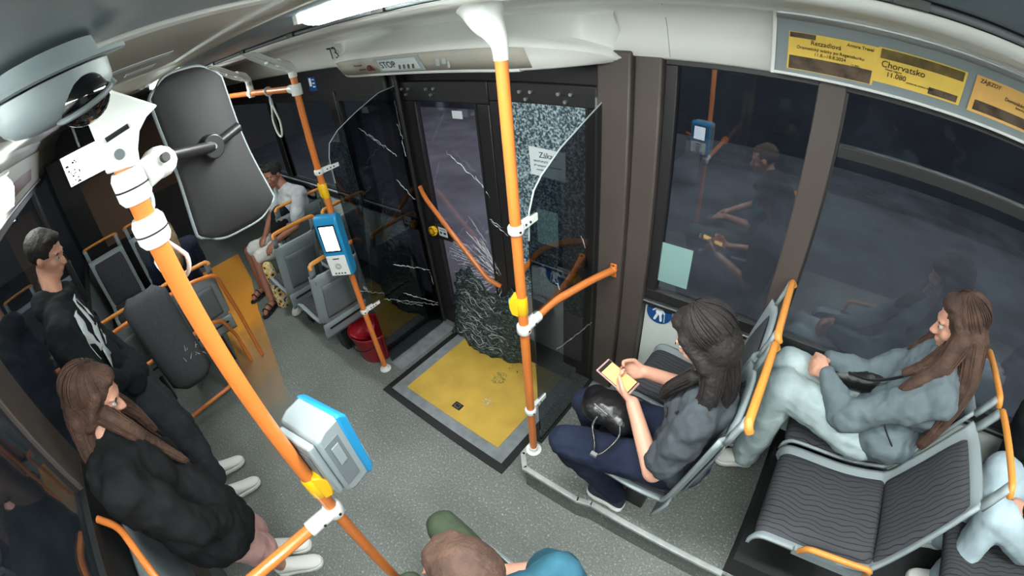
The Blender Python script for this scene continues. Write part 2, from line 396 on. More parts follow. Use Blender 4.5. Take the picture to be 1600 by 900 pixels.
window(4, -3.13, -2.42, .90, 1.82); window(5, -4.52, -3.13, .90, 1.82); window(6, XF, -4.52, .90, 1.82)
window(7, -1.57, 3.0, .86, 1.97, y=OW, inside=1); window(8, -4.2, -1.57, .86, 1.97, y=OW, inside=1); window(9, XF, -4.2, .86, 1.97, y=OW, inside=1)
g = G(); g.box((-1.66, OW, .3), (-1.44, OW + .025, 1.97)); struct(g, 'trim_2', 'pillar_brown', bevel=.006)
g = G(); g.box((-.015, W - .03, .86), (.085, W + .02, 2.06)); struct(g, 'trim_3', 'pillar_brown', bevel=.006)
g = G(); g.box((-3.22, W - .03, .9), (-3.10, W + .02, 1.85)); g.box((-4.60, W - .03, .9), (-4.47, W + .02, 1.85)); struct(g, 'trim_4', 'frame_black', bevel=.006)
# broad brown pillar between door and first window
g = G(); g.box((-.85, 1.60, 0), (-.70, W + .04, 2.06)); g.box((-.70, 1.635, 0), (-.585, W + .04, 2.06)); g.box((-.868, 1.63, PH), (-.85, W, 2.06))
struct(g, 'wall_pillar', 'pillar_brown', bevel=.012)
# sills
g = G(); g.box((-.585, W - .035, .862), (1.75, W, .90)); g.box((-.585, W - .045, .885), (1.75, W - .035, .892), 1)
struct(g, 'trim_5', ['frame_black', 'aluminium'], bevel=.002)
g = G(); g.box((XF, W - .035, .862), (-2.42, W, .925)); g.box((XF, W - .045, .93), (-2.42, W - .033, .945), 1)
struct(g, 'trim_6', ['frame_black', 'lcd_grey'], bevel=.002)
# door posts
g = G(); g.box((-2.46, 1.62, 0), (-2.24, W + .05, 2.02)); g.cyl((-2.30, 1.60, .02), (-2.30, 1.60, 1.98), .020); g.cyl((-2.22, 1.63, .02), (-2.22, 1.63, 1.98), .014)
struct(g, 'trim_7', 'frame_black', bevel=.01)
struct(G().box((-2.46, W + .0, 1.88), (-.85, W + .05, 2.06)), 'trim_8', 'frame_black')
# ceiling -----------------------------------------------------------------
def xprofile(pts, x0, x1, g=None, n=None, mi=0, t=None):
    g = g or G(); n = n or 2
    P = [[(x0 + (x1 - x0) * i / (n - 1), y, z) for y, z in pts] for i in range(n)]
    return g.grid(P, mi)
struct(xprofile([(W + .03, 2.03), (1.66, 2.034), (1.625, 2.045), (1.60, 2.11), (1.57, 2.18), (1.52, 2.240), (1.42, 2.252), (1.1, 2.253), (.70, 2.256)], XF, XB), 'ceiling', 'ceiling_white', solid=.004)
struct(xprofile([(.70, 2.256), (.70, 2.30), (.655, 2.30), (.655, 2.27)], XF, XB), 'ceiling_slot', 'rubber_black', solid=.003)
struct(xprofile([(.655, 2.27), (.64, 2.272), (.44, 2.292), (.43, 2.30)], XF, XB), 'ceiling_duct', 'ceiling_steel', solid=.003)
struct(xprofile([(.43, 2.295), (.42, 2.288), (.40, 2.300), (.34, 2.305), (-.24, 2.305), (-.30, 2.300), (-.32, 2.288), (-.33, 2.295)], XF, XB), 'ceiling_centre', 'ceiling_beige', solid=.003)
struct(xprofile([(-.33, 2.295), (-.34, 2.292), (-.50, 2.272), (-.52, 2.25), (-.62, 2.18), (-.66, 2.05), (OW - .02, 1.98)], XF, XB), 'ceiling_left', 'ceiling_white', solid=.004)
struct(G().box((XF, OW - .1, 2.36), (XB, W + .1, 2.40)), 'ceiling_roof', 'frame_black')
# seams and raised hatch lines
g = G()
for x in (-2.6, -.55, 1.6): g.tube(smooth_path([(x, 1.622, 2.045), (x, 1.597, 2.109), (x, 1.567, 2.178), (x, 1.52, 2.237), (x, 1.42, 2.250), (x, .72, 2.254)]), .0018, 6)
struct(g, 'trim_9', 'lcd_grey')
# roof hatch (thing built into the ceiling centre)
hb = thing('roof_hatch', (-1.45, .06, 2.30), 'long pale roof hatch with rounded raised rim and white labels', 'hatch')
def rrect(cx, cy, hx, hy, r, z, n=6):
    out = []
    for sx, sy, a0 in ((1, 1, 0), (-1, 1, 90), (-1, -1, 180), (1, -1, 270)):
        for k in range(n + 1):
            a = math.radians(a0 + 90 * k / n); out.append(V((cx + sx * (hx - r) + r * math.cos(a), cy + sy * (hy - r) + r * math.sin(a), z)))
    return out
G().tube(rrect(-1.30, .08, .66, .28, .12, 2.302), .009, 8, closed=True).build('rim', 'ceiling_white', hb)
G().prism(rrect(-1.30, .08, .60, .24, .10, 2.2985), (0, 0, .006)).build('panel', 'ceiling_beige', hb)
G().box((-1.36, .05, 2.2965), (-1.28, .25, 2.2985)).build('label', 'paper', hb)
G().box((-1.66, .14, 2.2965), (-1.56, .24, 2.2985)).build('label', 'paper', hb)
# grooved blue-grey service panel next to the camera
g = G().box((-.62, -.22, 2.288), (.6, .30, 2.303)); svc = tag(g.build('service_panel', 'service_grey', bevel=.004), 'blue-grey metal service panel on the ceiling above the dome camera', 'panel')
g = G().box((-.70, -.30, 2.288), (-.655, .40, 2.303)); tag(g.build('cable_duct', 'ceiling_white', bevel=.004), 'narrow brown shaded channel crossing the ceiling beside the service panel', 'channel')

# ================================================================== DOOR HEADER
hd = thing('door_header', (-1.75, 1.69, 2.0), 'long white bulged housing above the double door with stop display', 'door housing')
P = []; N = 34
for i in range(N + 1):
    t = i / N; x = -2.72 + t * 1.98; e_ = min(t, 1 - t) * 2
    blg = min(1, math.sin(min(1, e_ * 2.2) * PI / 2)) ** .7; yb = 1.64 - .25 * blg; yt = 1.60 - .26 * blg
    zb = 2.022 - .03 * blg
    P.append([(x, 1.70, zb + .006), (x, yb + .05, zb), (x, yb + .012, zb), (x, yb, zb + .006), (x, yb + (yt - yb) * .5, zb + (.095 * blg + .01) * .5), (x, yt, zb + .095 * blg + .01), (x, yt + .004, zb + .108 * blg + .012), (x, yt + .03, zb + .125 * blg + .014), (x, yt + .08, zb + .15 * blg + .014), (x, 1.53, 2.20), (x, 1.56, 2.235)])
g = G().grid(P); hs = g.build('shell', 'ceiling_white', hd, solid=.004)
g = G()
for i in range(4, N - 3):
    pass
P2 = [[V(r[1]) + V((0, -.012, -.0035)), V(r[2]) + V((0, -.006, -.0045)), V(r[3]) + V((0, -.006, 0))] for r in P[5:-6]]
G().grid(P2).build('edge_strip', 'white_plastic', hd, solid=.003)
P3 = [[V(r[3]) + V((0, -.004, .004)), V(r[4]) + V((0, -.005, 0)), V(r[5]) + V((0, -.004, -.004))] for r in P[5:-5]]
G().grid(P3).build('face_panel', 'ceiling_beige', hd, solid=.003)
def on_hdr(x, v):   # point on the face: v 0 bottom .. 1 top
    i = min(range(N + 1), key=lambda k: abs(P[k][0][0] - x)); r = P[i]; a = V(r[3]); b = V(r[4]); c = V(r[5])
    q = a.lerp(b, v * 2) if v < .5 else b.lerp(c, v * 2 - 1)
    return V((x, q.y - .009, q.z))
def hdr_quad(x0, x1, v0, v1, d=0): return [on_hdr(x0, v0) + V((0, -d, 0)), on_hdr(x1, v0) + V((0, -d, 0)), on_hdr(x1, v1) + V((0, -d, 0)), on_hdr(x0, v1) + V((0, -d, 0))]
hdr_up = (V(P[N // 2][5]) - V(P[N // 2][3])).normalized()
ds = G().prism(hdr_quad(-1.98, -1.62, .10, .88), (0, -.006, 0)).build('display', 'lcd_grey', hd, bevel=.002)
G().prism(hdr_quad(-1.955, -1.645, .2, .78, .0065), (0, -.001, 0)).build('display_screen', 'paper', ds, smooth=False)
text('STOP', 'lettering', ds, on_hdr(-1.88, .5) + V((0, -.009, 0)), (1, 0, 0), hdr_up, .055)
g = G()
for k in range(4):
    x = -1.79 + .035 * k; c = on_hdr(x, .42) + V((0, -.008, 0)); g.obox(c, (.014, .002, .034)); g.sphere(c + V((0, 0, .024)), .007, n=8)
g.build('pictogram', 'photo_dark', ds)
rb = G(); c = on_hdr(-2.06, .42); rb.cyl(c + V((0, .005, 0)), c + V((0, -.012, 0)), .017).prism([c + V((.01, -.004, .012)), c + V((.055, -.004, -.016)), c + V((.01, -.004, -.016))], (0, -.004, 0))
rb.build('release_button', 'red_panel', hd)
text('Nouzové', 'lettering', hd, on_hdr(-2.16, .62) + V((0, -.004, 0)), (1, 0, 0), hdr_up, .022)
text('otevření', 'lettering', hd, on_hdr(-2.14, .36) + V((0, -.004, 0)), (1, 0, 0), hdr_up, .020)
g = G(); c = on_hdr(-1.49, .5) + V((0, -.003, 0))
g.box(c + V((-.05, -.001, .022)), c + V((.05, 0, .027))).box(c + V((-.03, -.001, -.02)), c + V((-.005, 0, .018))).box(c + V((.01, -.001, -.012)), c + V((.035, 0, .018))).box(c + V((.045, -.001, -.03)), c + V((.06, 0, -.002)))
g.build('pictogram', 'lcd_grey', hd)

# ================================================================== DOOR LEAVES
def door_leaf(n, x0, x1, gx0, gx1, gz1, label):
    g = G(); y0, y1 = W - .045, W - .005; z0, z1 = .02, 1.90; gz0 = .24
    g.box((x0, y0, z0), (x1, y1, gz0)).box((x0, y0, gz1), (x1, y1, z1)).box((x0, y0, gz0), (gx0, y1, gz1)).box((gx1, y0, gz0), (x1, y1, gz1))
    o = struct(g, 'door_%d' % n, 'frame_black', bevel=.006); o['label'] = label
    G().box((gx0 - .01, W - .028, gz0 - .01), (gx1 + .01, W - .022, gz1 + .01)).build('pane', 'door_glass', o, smooth=False)
    g = G().box((gx0 - .015, y0 - .006, gz0), (gx0, y0 + .001, gz1)).box((gx1, y0 - .006, gz0), (gx1 + .015, y0 + .001, gz1)).build('glass_seal', 'rubber_black', o)
    return o
d1 = door_leaf(1, -2.22, -1.50, -2.10, -1.60, 1.78, 'left door leaf with long cracks across its glass')
d2 = door_leaf(2, -1.495, -.875, -1.38, -.93, 1.80, 'right door leaf with crazed safety glass')
g = G().box((-1.385, W - .034, .60), (-.925, W - .0292, 1.80)).build('crazed_layer', 'crazed_glass', d2, smooth=False)
hb1 = G().tube(fillet([(-2.19, W - .055, 1.20), (-2.12, W - .085, 1.145), (-1.90, W - .09, .93), (-1.63, W - .085, .66), (-1.555, W - .05, .61)], .05), .016)
hb1.build('grab_bar', 'orange_paint', d1)
hb2 = G().tube(smooth_path([(-.91, W - .055, 1.135), (-1.02, W - .09, 1.12), (-1.18, W - .095, 1.02), (-1.33, W - .085, .82), (-1.39, W - .05, .70)]), .016)
hb2.build('grab_bar', 'orange_paint', d2)
# lock housings with yellow knobs and small labels
for dd, x, z in ((d1, -2.10, .90), (d2, -.965, .90)):
    sgn = 1 if dd is d1 else -1
    k = G().box((x - .05, W - .07, z - .06), (x + .16, W - .045, z + .05)) if sgn > 0 else G().box((x - .13, W - .07, z - .06), (x + .04, W - .045, z + .05))
    k = k.build('lock_housing', 'black_plastic', dd, bevel=.008)
    g = G().cyl((x, W - .10, z), (x, W - .07, z), .030); 
    for j in range(8):
        a = 2 * PI * j / 8; g.cyl((x + .027 * math.cos(a), W - .10, z + .027 * math.sin(a)), (x + .027 * math.cos(a), W - .08, z + .027 * math.sin(a)), .009, n=8)
    g.build('knob', 'yellow_plastic', k)
    lx = x + sgn * .085
    l = G().box((lx - .042, W - .0725, z - .030), (lx + .042, W - .0705, z + .036)).build('button_label', 'paper', k, smooth=False)
    g = G().cyl((lx - .02, W - .0728, z - .005), (lx - .02, W - .0735, z - .005), .010).box((lx + .006, W - .0735, z - .012), (lx + .03, W - .0728, z + .004)).box((lx - .03, W - .0735, z + .018), (lx + .03, W - .0728, z + .022))
    g.build('button_mark', 'ink', l)
# crack lines in the left leaf
def cracks(lines, y, parent, seed=1, wd=.004, name='crack'):
    rnd = random.Random(seed); g = G()
    for (x0, z0, x1, z1, w0) in lines:
        n = max(4, int(V((x1 - x0, 0, z1 - z0)).length / .018)); pts = []
        for i in range(n + 1):
            t = i / n; pts.append(V((x0 + (x1 - x0) * t + rnd.uniform(-.007, .007), y, z0 + (z1 - z0) * t + rnd.uniform(-.007, .007))))
        rs = [max(.0006, w0 * rnd.uniform(.1, 1) * (math.sin(PI * min(1, max(.03, i / n))) ** .5)) for i in range(n + 1)]
        g.tube(pts, rs, 5)
    return g.build(name, 'crack_white', parent)
rnd = random.Random(4); L = [(-1.88, 1.48, -1.66, 1.34, .004), (-1.66, 1.34, -1.60, 1.30, .003), (-1.66, 1.36, -1.56, 1.24, .004), (-1.57, 1.08, -1.45, 1.02, .004), (-1.60, 1.10, -1.48, 1.06, .003)]
for k in range(120):
    a = rnd.uniform(math.radians(110), math.radians(250)); r0 = rnd.uniform(.05, .35); ln = rnd.uniform(.05, .22); cx, cz = -1.52, .66
    L.append((cx + r0 * math.cos(a), cz + r0 * math.sin(a) * .9, cx + (r0 + ln) * math.cos(a + .1), cz + (r0 + ln) * math.sin(a + .1) * .9, rnd.uniform(.001, .0035)))
cracks(L, W - .048, d1, 2)

# ================================================================== WHEELCHAIR RAMP with yellow mat
rp = thing('wheelchair_ramp', (-1.5, 1.25, 0), 'yellow floor ramp in a grey metal frame at the door', 'ramp')
g = G().box((-2.06, .833, .0005), (-.955, .885, .011)).box((-2.06, .885, .0005), (-2.015, 1.66, .011)).box((-1.0, .885, .0005), (-.955, 1.66, .011))
g.build('rubber_edge', 'rubber_black', rp, bevel=.002)
G().box((-2.015, .885, .0005), (-1.0, 1.66, .009)).build('frame', 'ramp_grey', rp)
G().box((-1.93, .957, .009), (-1.085, 1.655, .012)).build('yellow_mat', 'ramp_yellow', rp, smooth=False)
lt = G().box((-1.545, 1.025, .012), (-1.475, 1.075, .014)).build('latch', 'rubber_black', rp, bevel=.001)
G().tube([(-1.528, 1.036, .016), (-1.528, 1.062, .016), (-1.492, 1.062, .016), (-1.492, 1.036, .016)], .003, 8, closed=True).build('latch_ring', 'aluminium', lt)
struct(G().box((-2.25, 1.05, .0), (-2.10, 1.62, .004)), 'trim_10', 'ramp_grey')
# debris: shards and clumps lying on the mat
def clump(name, c, r, n, m, label, cat, seed):
    rnd = random.Random(seed); g = G()
    for k in range(n):
        a = rnd.uniform(0, 2 * PI); d = r * math.sqrt(rnd.random()); p = V((c[0] + d * math.cos(a), c[1] + d * math.sin(a), .0125 + rnd.uniform(.0, .006)))
        s = rnd.uniform(.003, .010); q = [p + V((rnd.uniform(-s, s), rnd.uniform(-s, s), rnd.uniform(0, s * .7))) for _ in range(3)]
        g.prism(q, (0, 0, .0015))
    tag(g.build(name, m, smooth=False), label, cat, kind='stuff')
clump('glass_debris', (-1.44, 1.40), .055, 110, 'sage_leaf', 'greenish crumbs of broken glass on the yellow ramp', 'glass debris', 1)
clump('glass_debris', (-1.36, 1.18), .035, 50, 'paper', 'small pale glass crumbs near the middle of the yellow ramp', 'glass debris', 2)
clump('glass_debris', (-1.36, 1.57), .10, 50, 'crushed_glass', 'dark glass crumbs at the foot of the broken door pane', 'glass debris', 3)

# sheet of crushed door glass sagging inward onto the ramp
rnd = random.Random(9); P = []
nu, nv = 46, 40
for i in range(nu + 1):
    t = i / nu; row = []
    for j in range(nv + 1):
        s = j / nv
        xt = -1.98 + .55 * s; xb = -2.06 + (s ** 1.05) * .68
        x = xt + (xb - xt) * t; zt = .58 + .06 * math.sin(s * 7); zb = .022
        z = zt + (zb - zt) * t
        y = 1.640 - .06 * t ** 1.5 - .05 * t * math.sin(s * PI)
        nn = noise.noise(V((x * 9, z * 9, 3))) * .03 + noise.noise(V((x * 30, z * 30, 8))) * .012
        y += nn * (0.3 + t); z += noise.noise(V((x * 22, 5, s * 9))) * .03 * t * (1 - t)
        if j in (0, nv): x += noise.noise(V((z * 20, 1, 1))) * .04
        if i == nu: z = .020 + .004 * noise.noise(V((x * 40, 0, 0)))
        if i == 0: z += .10 * noise.noise(V((x * 14, 0, 2)))
        row.append((x, y, max(z, .017)))
    P.append(row)
cg = thing('broken_glass_sheet', (-1.72, 1.6, 0), 'sagging sheet of shattered dark green safety glass resting on the yellow ramp', 'broken glass')
G().grid(P).build('glass_sheet', 'crushed_glass', cg, solid=.006)
L = []; rnd = random.Random(12)
for k in range(70):
    i = rnd.randrange(2, nu - 4); j = rnd.randrange(2, nv - 14); L.append([V(P[min(nu, max(0, i + rnd.randrange(-1, 2) + int(q * rnd.uniform(-.5, .7))))][min(nv, j + q * 2)]) for q in range(rnd.randrange(2, 7))])
g = G()
for pts in L:
    if len(pts) < 2: continue
    pts = smooth_path([p + V((0, -.007, rnd.uniform(-.004, .004))) for p in pts], 3); w0 = rnd.uniform(.0006, .0022)
    g.tube(pts, [max(.0004, w0 * rnd.uniform(.2, 1)) for _ in pts], 5)
g.build('crack', 'crack_white', cg)

# ================================================================== GRAB POLES
RP = .0185
def clamp(g, c, axis_z0, axis_z1, r=.030, n=20):
    x, y = c; g.tube([(x, y, axis_z0), (x, y, axis_z0 + .008), (x, y, axis_z1 - .008), (x, y, axis_z1)], [r * .82, r, r, r * .82], n)
def foot(g, x, y, z):
    g.tube([(x, y, z), (x, y, z + .007), (x, y, z + .012), (x, y, z + .035)], [.042, .042, .026, .023], 22)
def arm_clip(g, p, q, w=.034, t=.022):
    """white glass clip from the pole towards the pane"""
    p = V(p); q = V(q); d = (q - p).normalized(); s = V((-d.y, d.x, 0)) * t / 2; u = V((0, 0, w / 2))
    n = 8; out = []
    for sg in (1, -1): pass
    g.hexa([p - s - u, q - s * .8 - u * .8, q + s * .8 - u * .8, p + s - u, p - s + u, q - s * .8 + u * .8, q + s * .8 + u * .8, p + s + u])
    g.cyl(q + V((0, 0, -w * .4)), q + V((0, 0, w * .4)), t * .42, n=12)
def dots(parent, pts, d, r=.0045):
    for p in pts: G().cyl(V(p), V(p) + V(d), r, n=10).build('screw', 'rubber_black', parent)

# pole A (far, holds the left glass screen)
ax, ay = -2.214, .982
pa = thing('grab_pole', (ax, ay, 0), 'orange upright pole carrying the blue ticket machine with lit screen', 'pole')
G().cyl((ax, ay, .01), (ax, ay, 2.10), RP).build('tube', 'orange_paint', pa)
g = G(); foot(g, ax, ay, .001); g.build('foot', 'white_plastic', pa)
for z in (1.55, .56):
    g = G(); clamp(g, (ax, ay), z - .017, z + .017, .027); arm_clip(g, (ax, ay + .02, z), (ax + .0, ay + .125, z), .03); cl = g.build('clamp', 'white_plastic', pa, bevel=.002)
    dots(cl, [(ax + .009, ay + .05 + .022 * k, z) for k in range(3)], (.004, 0, 0)); dots(cl, [(ax + .02, ay - .01, z)], (.008, 0, 0))
g = G().cyl((ax, ay, 1.985), (ax, ay, 2.045), .030); g.cyl((ax - .01, ay, 2.02), (ax - .075, ay, 2.02), .024); g.build('clamp', 'white_plastic', pa, bevel=.003)
def ceiling_bracket(x, y, z, parent, tx, ty, tz=2.262):
    g = G(); a = V((x, y, z)); b = V((tx, ty, tz)); d = b - a
    g.cyl((x, y, z - .035), (x, y, z + .015), .0225)
    g.tube([a + V((0, 0, .005)), a + V((0, 0, .02)) + d * .08, a + d * .3 + V((0, 0, .015))], [.023, .026, .022], 14)
    n = V((-d.y, d.x, 0)).normalized()
    for s in (-.03, .03):
        g.tube([a + d * .12 + n * s * .3, a + d * .3 + n * s, a + d * .8 + n * s * .9, b + n * s * .3], [.012, .012, .011, .010], 10)
    g.obox(a + d * .5, (.05, .02, .012), Matrix.Rotation(math.atan2(d.y, d.x), 3, 'Z'))
    return g.build('ceiling_bracket', 'white_plastic', parent, bevel=.002)
ceiling_bracket(ax, ay, 2.115, pa, ax + .16, .70)

# horizontal rail from pole A towards the far end
hr = thing('overhead_rail', (-3.6, ay, 2.02), 'orange overhead rail running from the ticket machine pole towards the far end', 'handrail')
G().cyl((-5.6, ay, 2.02), (ax - .035, ay, 2.02), RP).build('tube', 'orange_paint', hr)
g = G().cyl((-2.93, ay, 2.0), (-2.93, ay, 2.10), .020).tube([(-2.93, ay, 2.0), (-2.93, ay, 2.0)], .02) if False else G().cyl((-2.93, ay, 1.995), (-2.93, ay, 2.10), .0225)
g.cyl((-2.96, ay, 2.02), (-2.90, ay, 2.02), .027); g.build('clamp', 'white_plastic', hr, bevel=.002)
ceiling_bracket(-2.93, ay, 2.105, hr, -2.74, .70)
ceiling_bracket(-4.6, ay, 2.105, hr, -4.4, .70); G().cyl((-4.6, ay, 1.995), (-4.6, ay, 2.10), .0225).build('clamp', 'white_plastic', hr)

def strap(name, top, drop, half, label, dirv=(1, 0, 0), r=.0065):
    d = V(dirv); t = V(top); st = thing(name, tuple(t), label, 'strap', 'hanging straps')
    g = G(); n = 28; pts = []
    for k in range(n):
        a = 2 * PI * k / n; w_ = math.sin(a) * half * (1 if math.cos(a) < 0 else 1 - .75 * math.cos(a) ** 1.0)
        pts.append(t + V((0, 0, -.075 - drop / 2 + drop / 2 * math.cos(a))) + d * w_)
    g.tube(pts, r, 10, closed=True); g.build('loop', 'strap_white', st)
    g = G().tube([t + V((0, 0, -.085)), t + V((0, 0, -.045))], [.012, .009], 10); g.build('buckle', 'lcd_grey', st)
    ring = []
    for k in range(16): a = 2 * PI * k / 16; ring.append(t + V((0, 0, 0)) + V((-d.y, d.x, 0)) * math.cos(a) * .024 + V((0, 0, math.sin(a) * .024 - .0)))
    g = G().tube(ring, .006, 8, closed=True); g.cyl(t + V((0, 0, -.022)), t + V((0, 0, -.05)), .006); g.build('hanger', 'lcd_grey', st)
    return st
strap('hanging_strap', (-2.62, ay, 2.02), .21, .055, 'thin grey loop strap hanging from the overhead rail by the window')

# pole B (by the platform)
bx, by = -.826, .983
pb = thing('grab_pole', (bx, by, PH), 'orange upright pole standing on the platform corner beside the yellow ramp', 'pole')
G().cyl((bx, by, PH + .01), (bx, by, 2.11), RP + .0015).build('tube', 'orange_paint', pb)
g = G(); foot(g, bx, by, PH + .001); g.build('foot', 'white_plastic', pb)
for z in (1.53, .545):
    g = G(); clamp(g, (bx, by), z - .018, z + .018, .029); arm_clip(g, (bx, by + .02, z), (bx, by + .115, z + (.0)), .034); cl = g.build('clamp', 'white_plastic', pb, bevel=.002)
    dots(cl, [(bx + .009, by + .045 + .026 * k, z) for k in range(2)], (.004, 0, 0)); dots(cl, [(bx + .022, by - .01, z)], (.008, 0, 0))
g = G(); clamp(g, (bx, by), 1.055, 1.105, .030); g.cyl((bx, by + .01, 1.08), (bx + .0, by + .10, 1.08), .0245); cl = g.build('clamp', 'white_plastic', pb, bevel=.003)
dots(cl, [(bx + .026, by - .004, 1.08)], (.006, 0, 0)); dots(cl, [(bx + .021, by + .05, 1.08)], (.006, 0, 0))
# flared ceiling bracket
g = G(); pts = [(bx, by, 2.085), (bx, by, 2.115), (bx - .005, by, 2.14), (bx - .02, by, 2.17), (bx - .04, by, 2.20), (bx - .06, by, 2.25)]
g.tube(smooth_path(pts, 4), [.0225 + .05 * (i / 20) ** 2.2 for i in range(21)], 20); g.build('ceiling_bracket', 'white_plastic', pb)
# curved orange rail from pole B to the brown pillar
r2 = thing('grab_rail', (bx, by + .1, 1.08), 'short bent orange rail joining the platform pole to the brown pillar', 'handrail')
G().tube(fillet([(bx, by + .09, 1.08), (bx + .0, by + .20, 1.08), (bx + .05, by + .46, 1.065), (-.735, 1.585, 1.055)], .10), RP).build('tube', 'orange_paint', r2)
g = G(); g.obox((-.735, 1.594, 1.05), (.035, .010, .075)); g.sphere((-.735, 1.588, 1.055), .022); pe = g.build('end_plate', 'orange_paint', r2, bevel=.004)
G().cyl((-.735, 1.590, 1.078), (-.735, 1.584, 1.078), .006).build('screw', 'photo_dark', pe)

# pole C (nearest, beside the camera)
cx, cy = -.787, .020
pc = thing('grab_pole', (cx, cy, 0), 'thick near orange pole crossing the left of the picture from dome camera to floor', 'pole')
G().cyl((cx, cy, .01), (cx, cy, 2.16), RP).build('tube', 'orange_paint', pc)
g = G(); foot(g, cx, cy, .001); g.build('foot', 'white_plastic', pc)
for z, h in ((2.085, .028), (2.005, .026)):
    g = G(); g.tube([(cx, cy, z - h), (cx, cy, z - h + .010), (cx, cy, z + h - .010), (cx, cy, z + h)], [.024, .030, .030, .024], 24); cl = g.build('clamp', 'white_plastic', pc)
    g = G().cyl((cx + .0, cy, z - .003), (cx, cy, z + .000), .0305, n=24); g.box((cx - .001, cy - .0308, z - h + .006), (cx + .001, cy + .0308, z + h - .006)); g.build('split_line', 'rubber_black', cl)
# ball joint for the mirror arm
g = G().sphere((cx - .035, cy + .058, 2.095), (.030, .034, .028)); g.cyl((cx, cy + .02, 2.09), (cx - .03, cy + .05, 2.093), .024); bj = g.build('ball_joint', 'white_plastic', pc)
G().cyl((cx - .005, cy + .066, 2.102), (cx + .004, cy + .070, 2.104), .008).build('screw', 'rubber_black', bj)
# curved white plate up to the ceiling
def plate(pts2, y0, t): return G().prism([(x, y0 - t / 2, z) for x, z in pts2], (0, t, 0))
prof = [(-.022, 2.105), (.025, 2.100), (.032, 2.14), (.030, 2.175), (.018, 2.205), (-.02, 2.25), (-.09, 2.262), (-.15, 2.268), (-.15, 2.262), (-.10, 2.245), (-.06, 2.215), (-.034, 2.18), (-.026, 2.14)]
# the plate lies across the bus: use the (y, z) plane
g = G(); up = [(-.030, 2.120), (-.028, 2.175), (-.030, 2.215), (-.035, 2.258), (-.035, 2.288), (.01, 2.288), (.02, 2.235), (.082, 2.186), (.060, 2.176), (.042, 2.160), (.030, 2.135), (.025, 2.112)]
g.prism([(cx + .023, cy + a, b) for a, b in up], (-.030, 0, 0)); br = g.build('ceiling_bracket', 'white_plastic', pc, bevel=.004)
g = G().cyl((cx + .023, cy + .000, 2.140), (cx + .026, cy + .000, 2.140), .0085); g.build('screw', 'grey_plastic_dark', br)
g = G().tube([(cx + .0235, cy - .012, 2.168), (cx + .0235, cy + .028, 2.174)], .004, 8); g.build('slot', 'rubber_black', br)
# lower clamp and side rail of pole C
g = G(); clamp(g, (cx, cy), 1.075, 1.125, .030); g.cyl((cx, cy - .01, 1.10), (cx, cy - .095, 1.10), .0245); cl = g.build('clamp', 'white_plastic', pc, bevel=.003)
dots(cl, [(cx + .027, cy + .004, 1.10), (cx + .022, cy - .05, 1.10)], (.006, 0, 0))
r3 = thing('grab_rail', (cx, -.3, 1.10), 'orange rail branching low off the near pole towards the left wall', 'handrail')
G().cyl((cx, cy - .09, 1.10), (cx, OW + .03, 1.10), RP).build('tube', 'orange_paint', r3)
G().cyl((cx, OW + .03, 1.10), (cx, OW + .0, 1.10), .035).build('end_plate', 'orange_paint', r3)
strap('hanging_strap', (cx - .050, cy + .010, 2.045), .085, .036, 'pale ring strap hanging behind the thick near pole', dirv=(.65, .75, 0), r=.0045)

# stop buttons
def stop_button(x, y, z, nx, ny, label, h=.10, off=.0):
    n = V((nx, ny, 0)).normalized(); s = V((-n.y, n.x, 0)); c = V((x, y, z))
    t = thing('stop_button', (x, y, z), label, 'button')
    prof_ = [(.012, -h * .5), (.040, -h * .42), (.048, -h * .1), (.048, h * .25), (.034, h * .46), (.012, h * .5)]
    g = G(); g.prism([c + n * a + V((0, 0, b)) - s * .020 for a, b in prof_], s * .040); b_ = g.build('housing', 'yellow_plastic', t, bevel=.004)
    g = G(); clamp(g, (x, y), z - h * .45, z + h * .45, .0225); g.build('collar', 'yellow_plastic', t)
    G().cyl(c + n * .047 + V((0, 0, .012)), c + n * .052 + V((0, 0, .012)), .012).build('push_button', 'blue_plastic', t)
    G().obox(c + n * .0485 + V((0, 0, -.022)), (.002, .024, .020), Matrix.Rotation(math.atan2(n.y, n.x), 3, 'Z')).build('sticker', 'sign_blue', t)
stop_button(ax, ay, 1.435, -.9, .1, 'yellow stop button above the blue ticket machine on the far pole')
stop_button(bx, by, 1.20, -.85, -.3, 'yellow stop button on the pole beside the ramp')
stop_button(cx, cy, 1.24, .5, .9, 'yellow stop button low on the thick near pole')

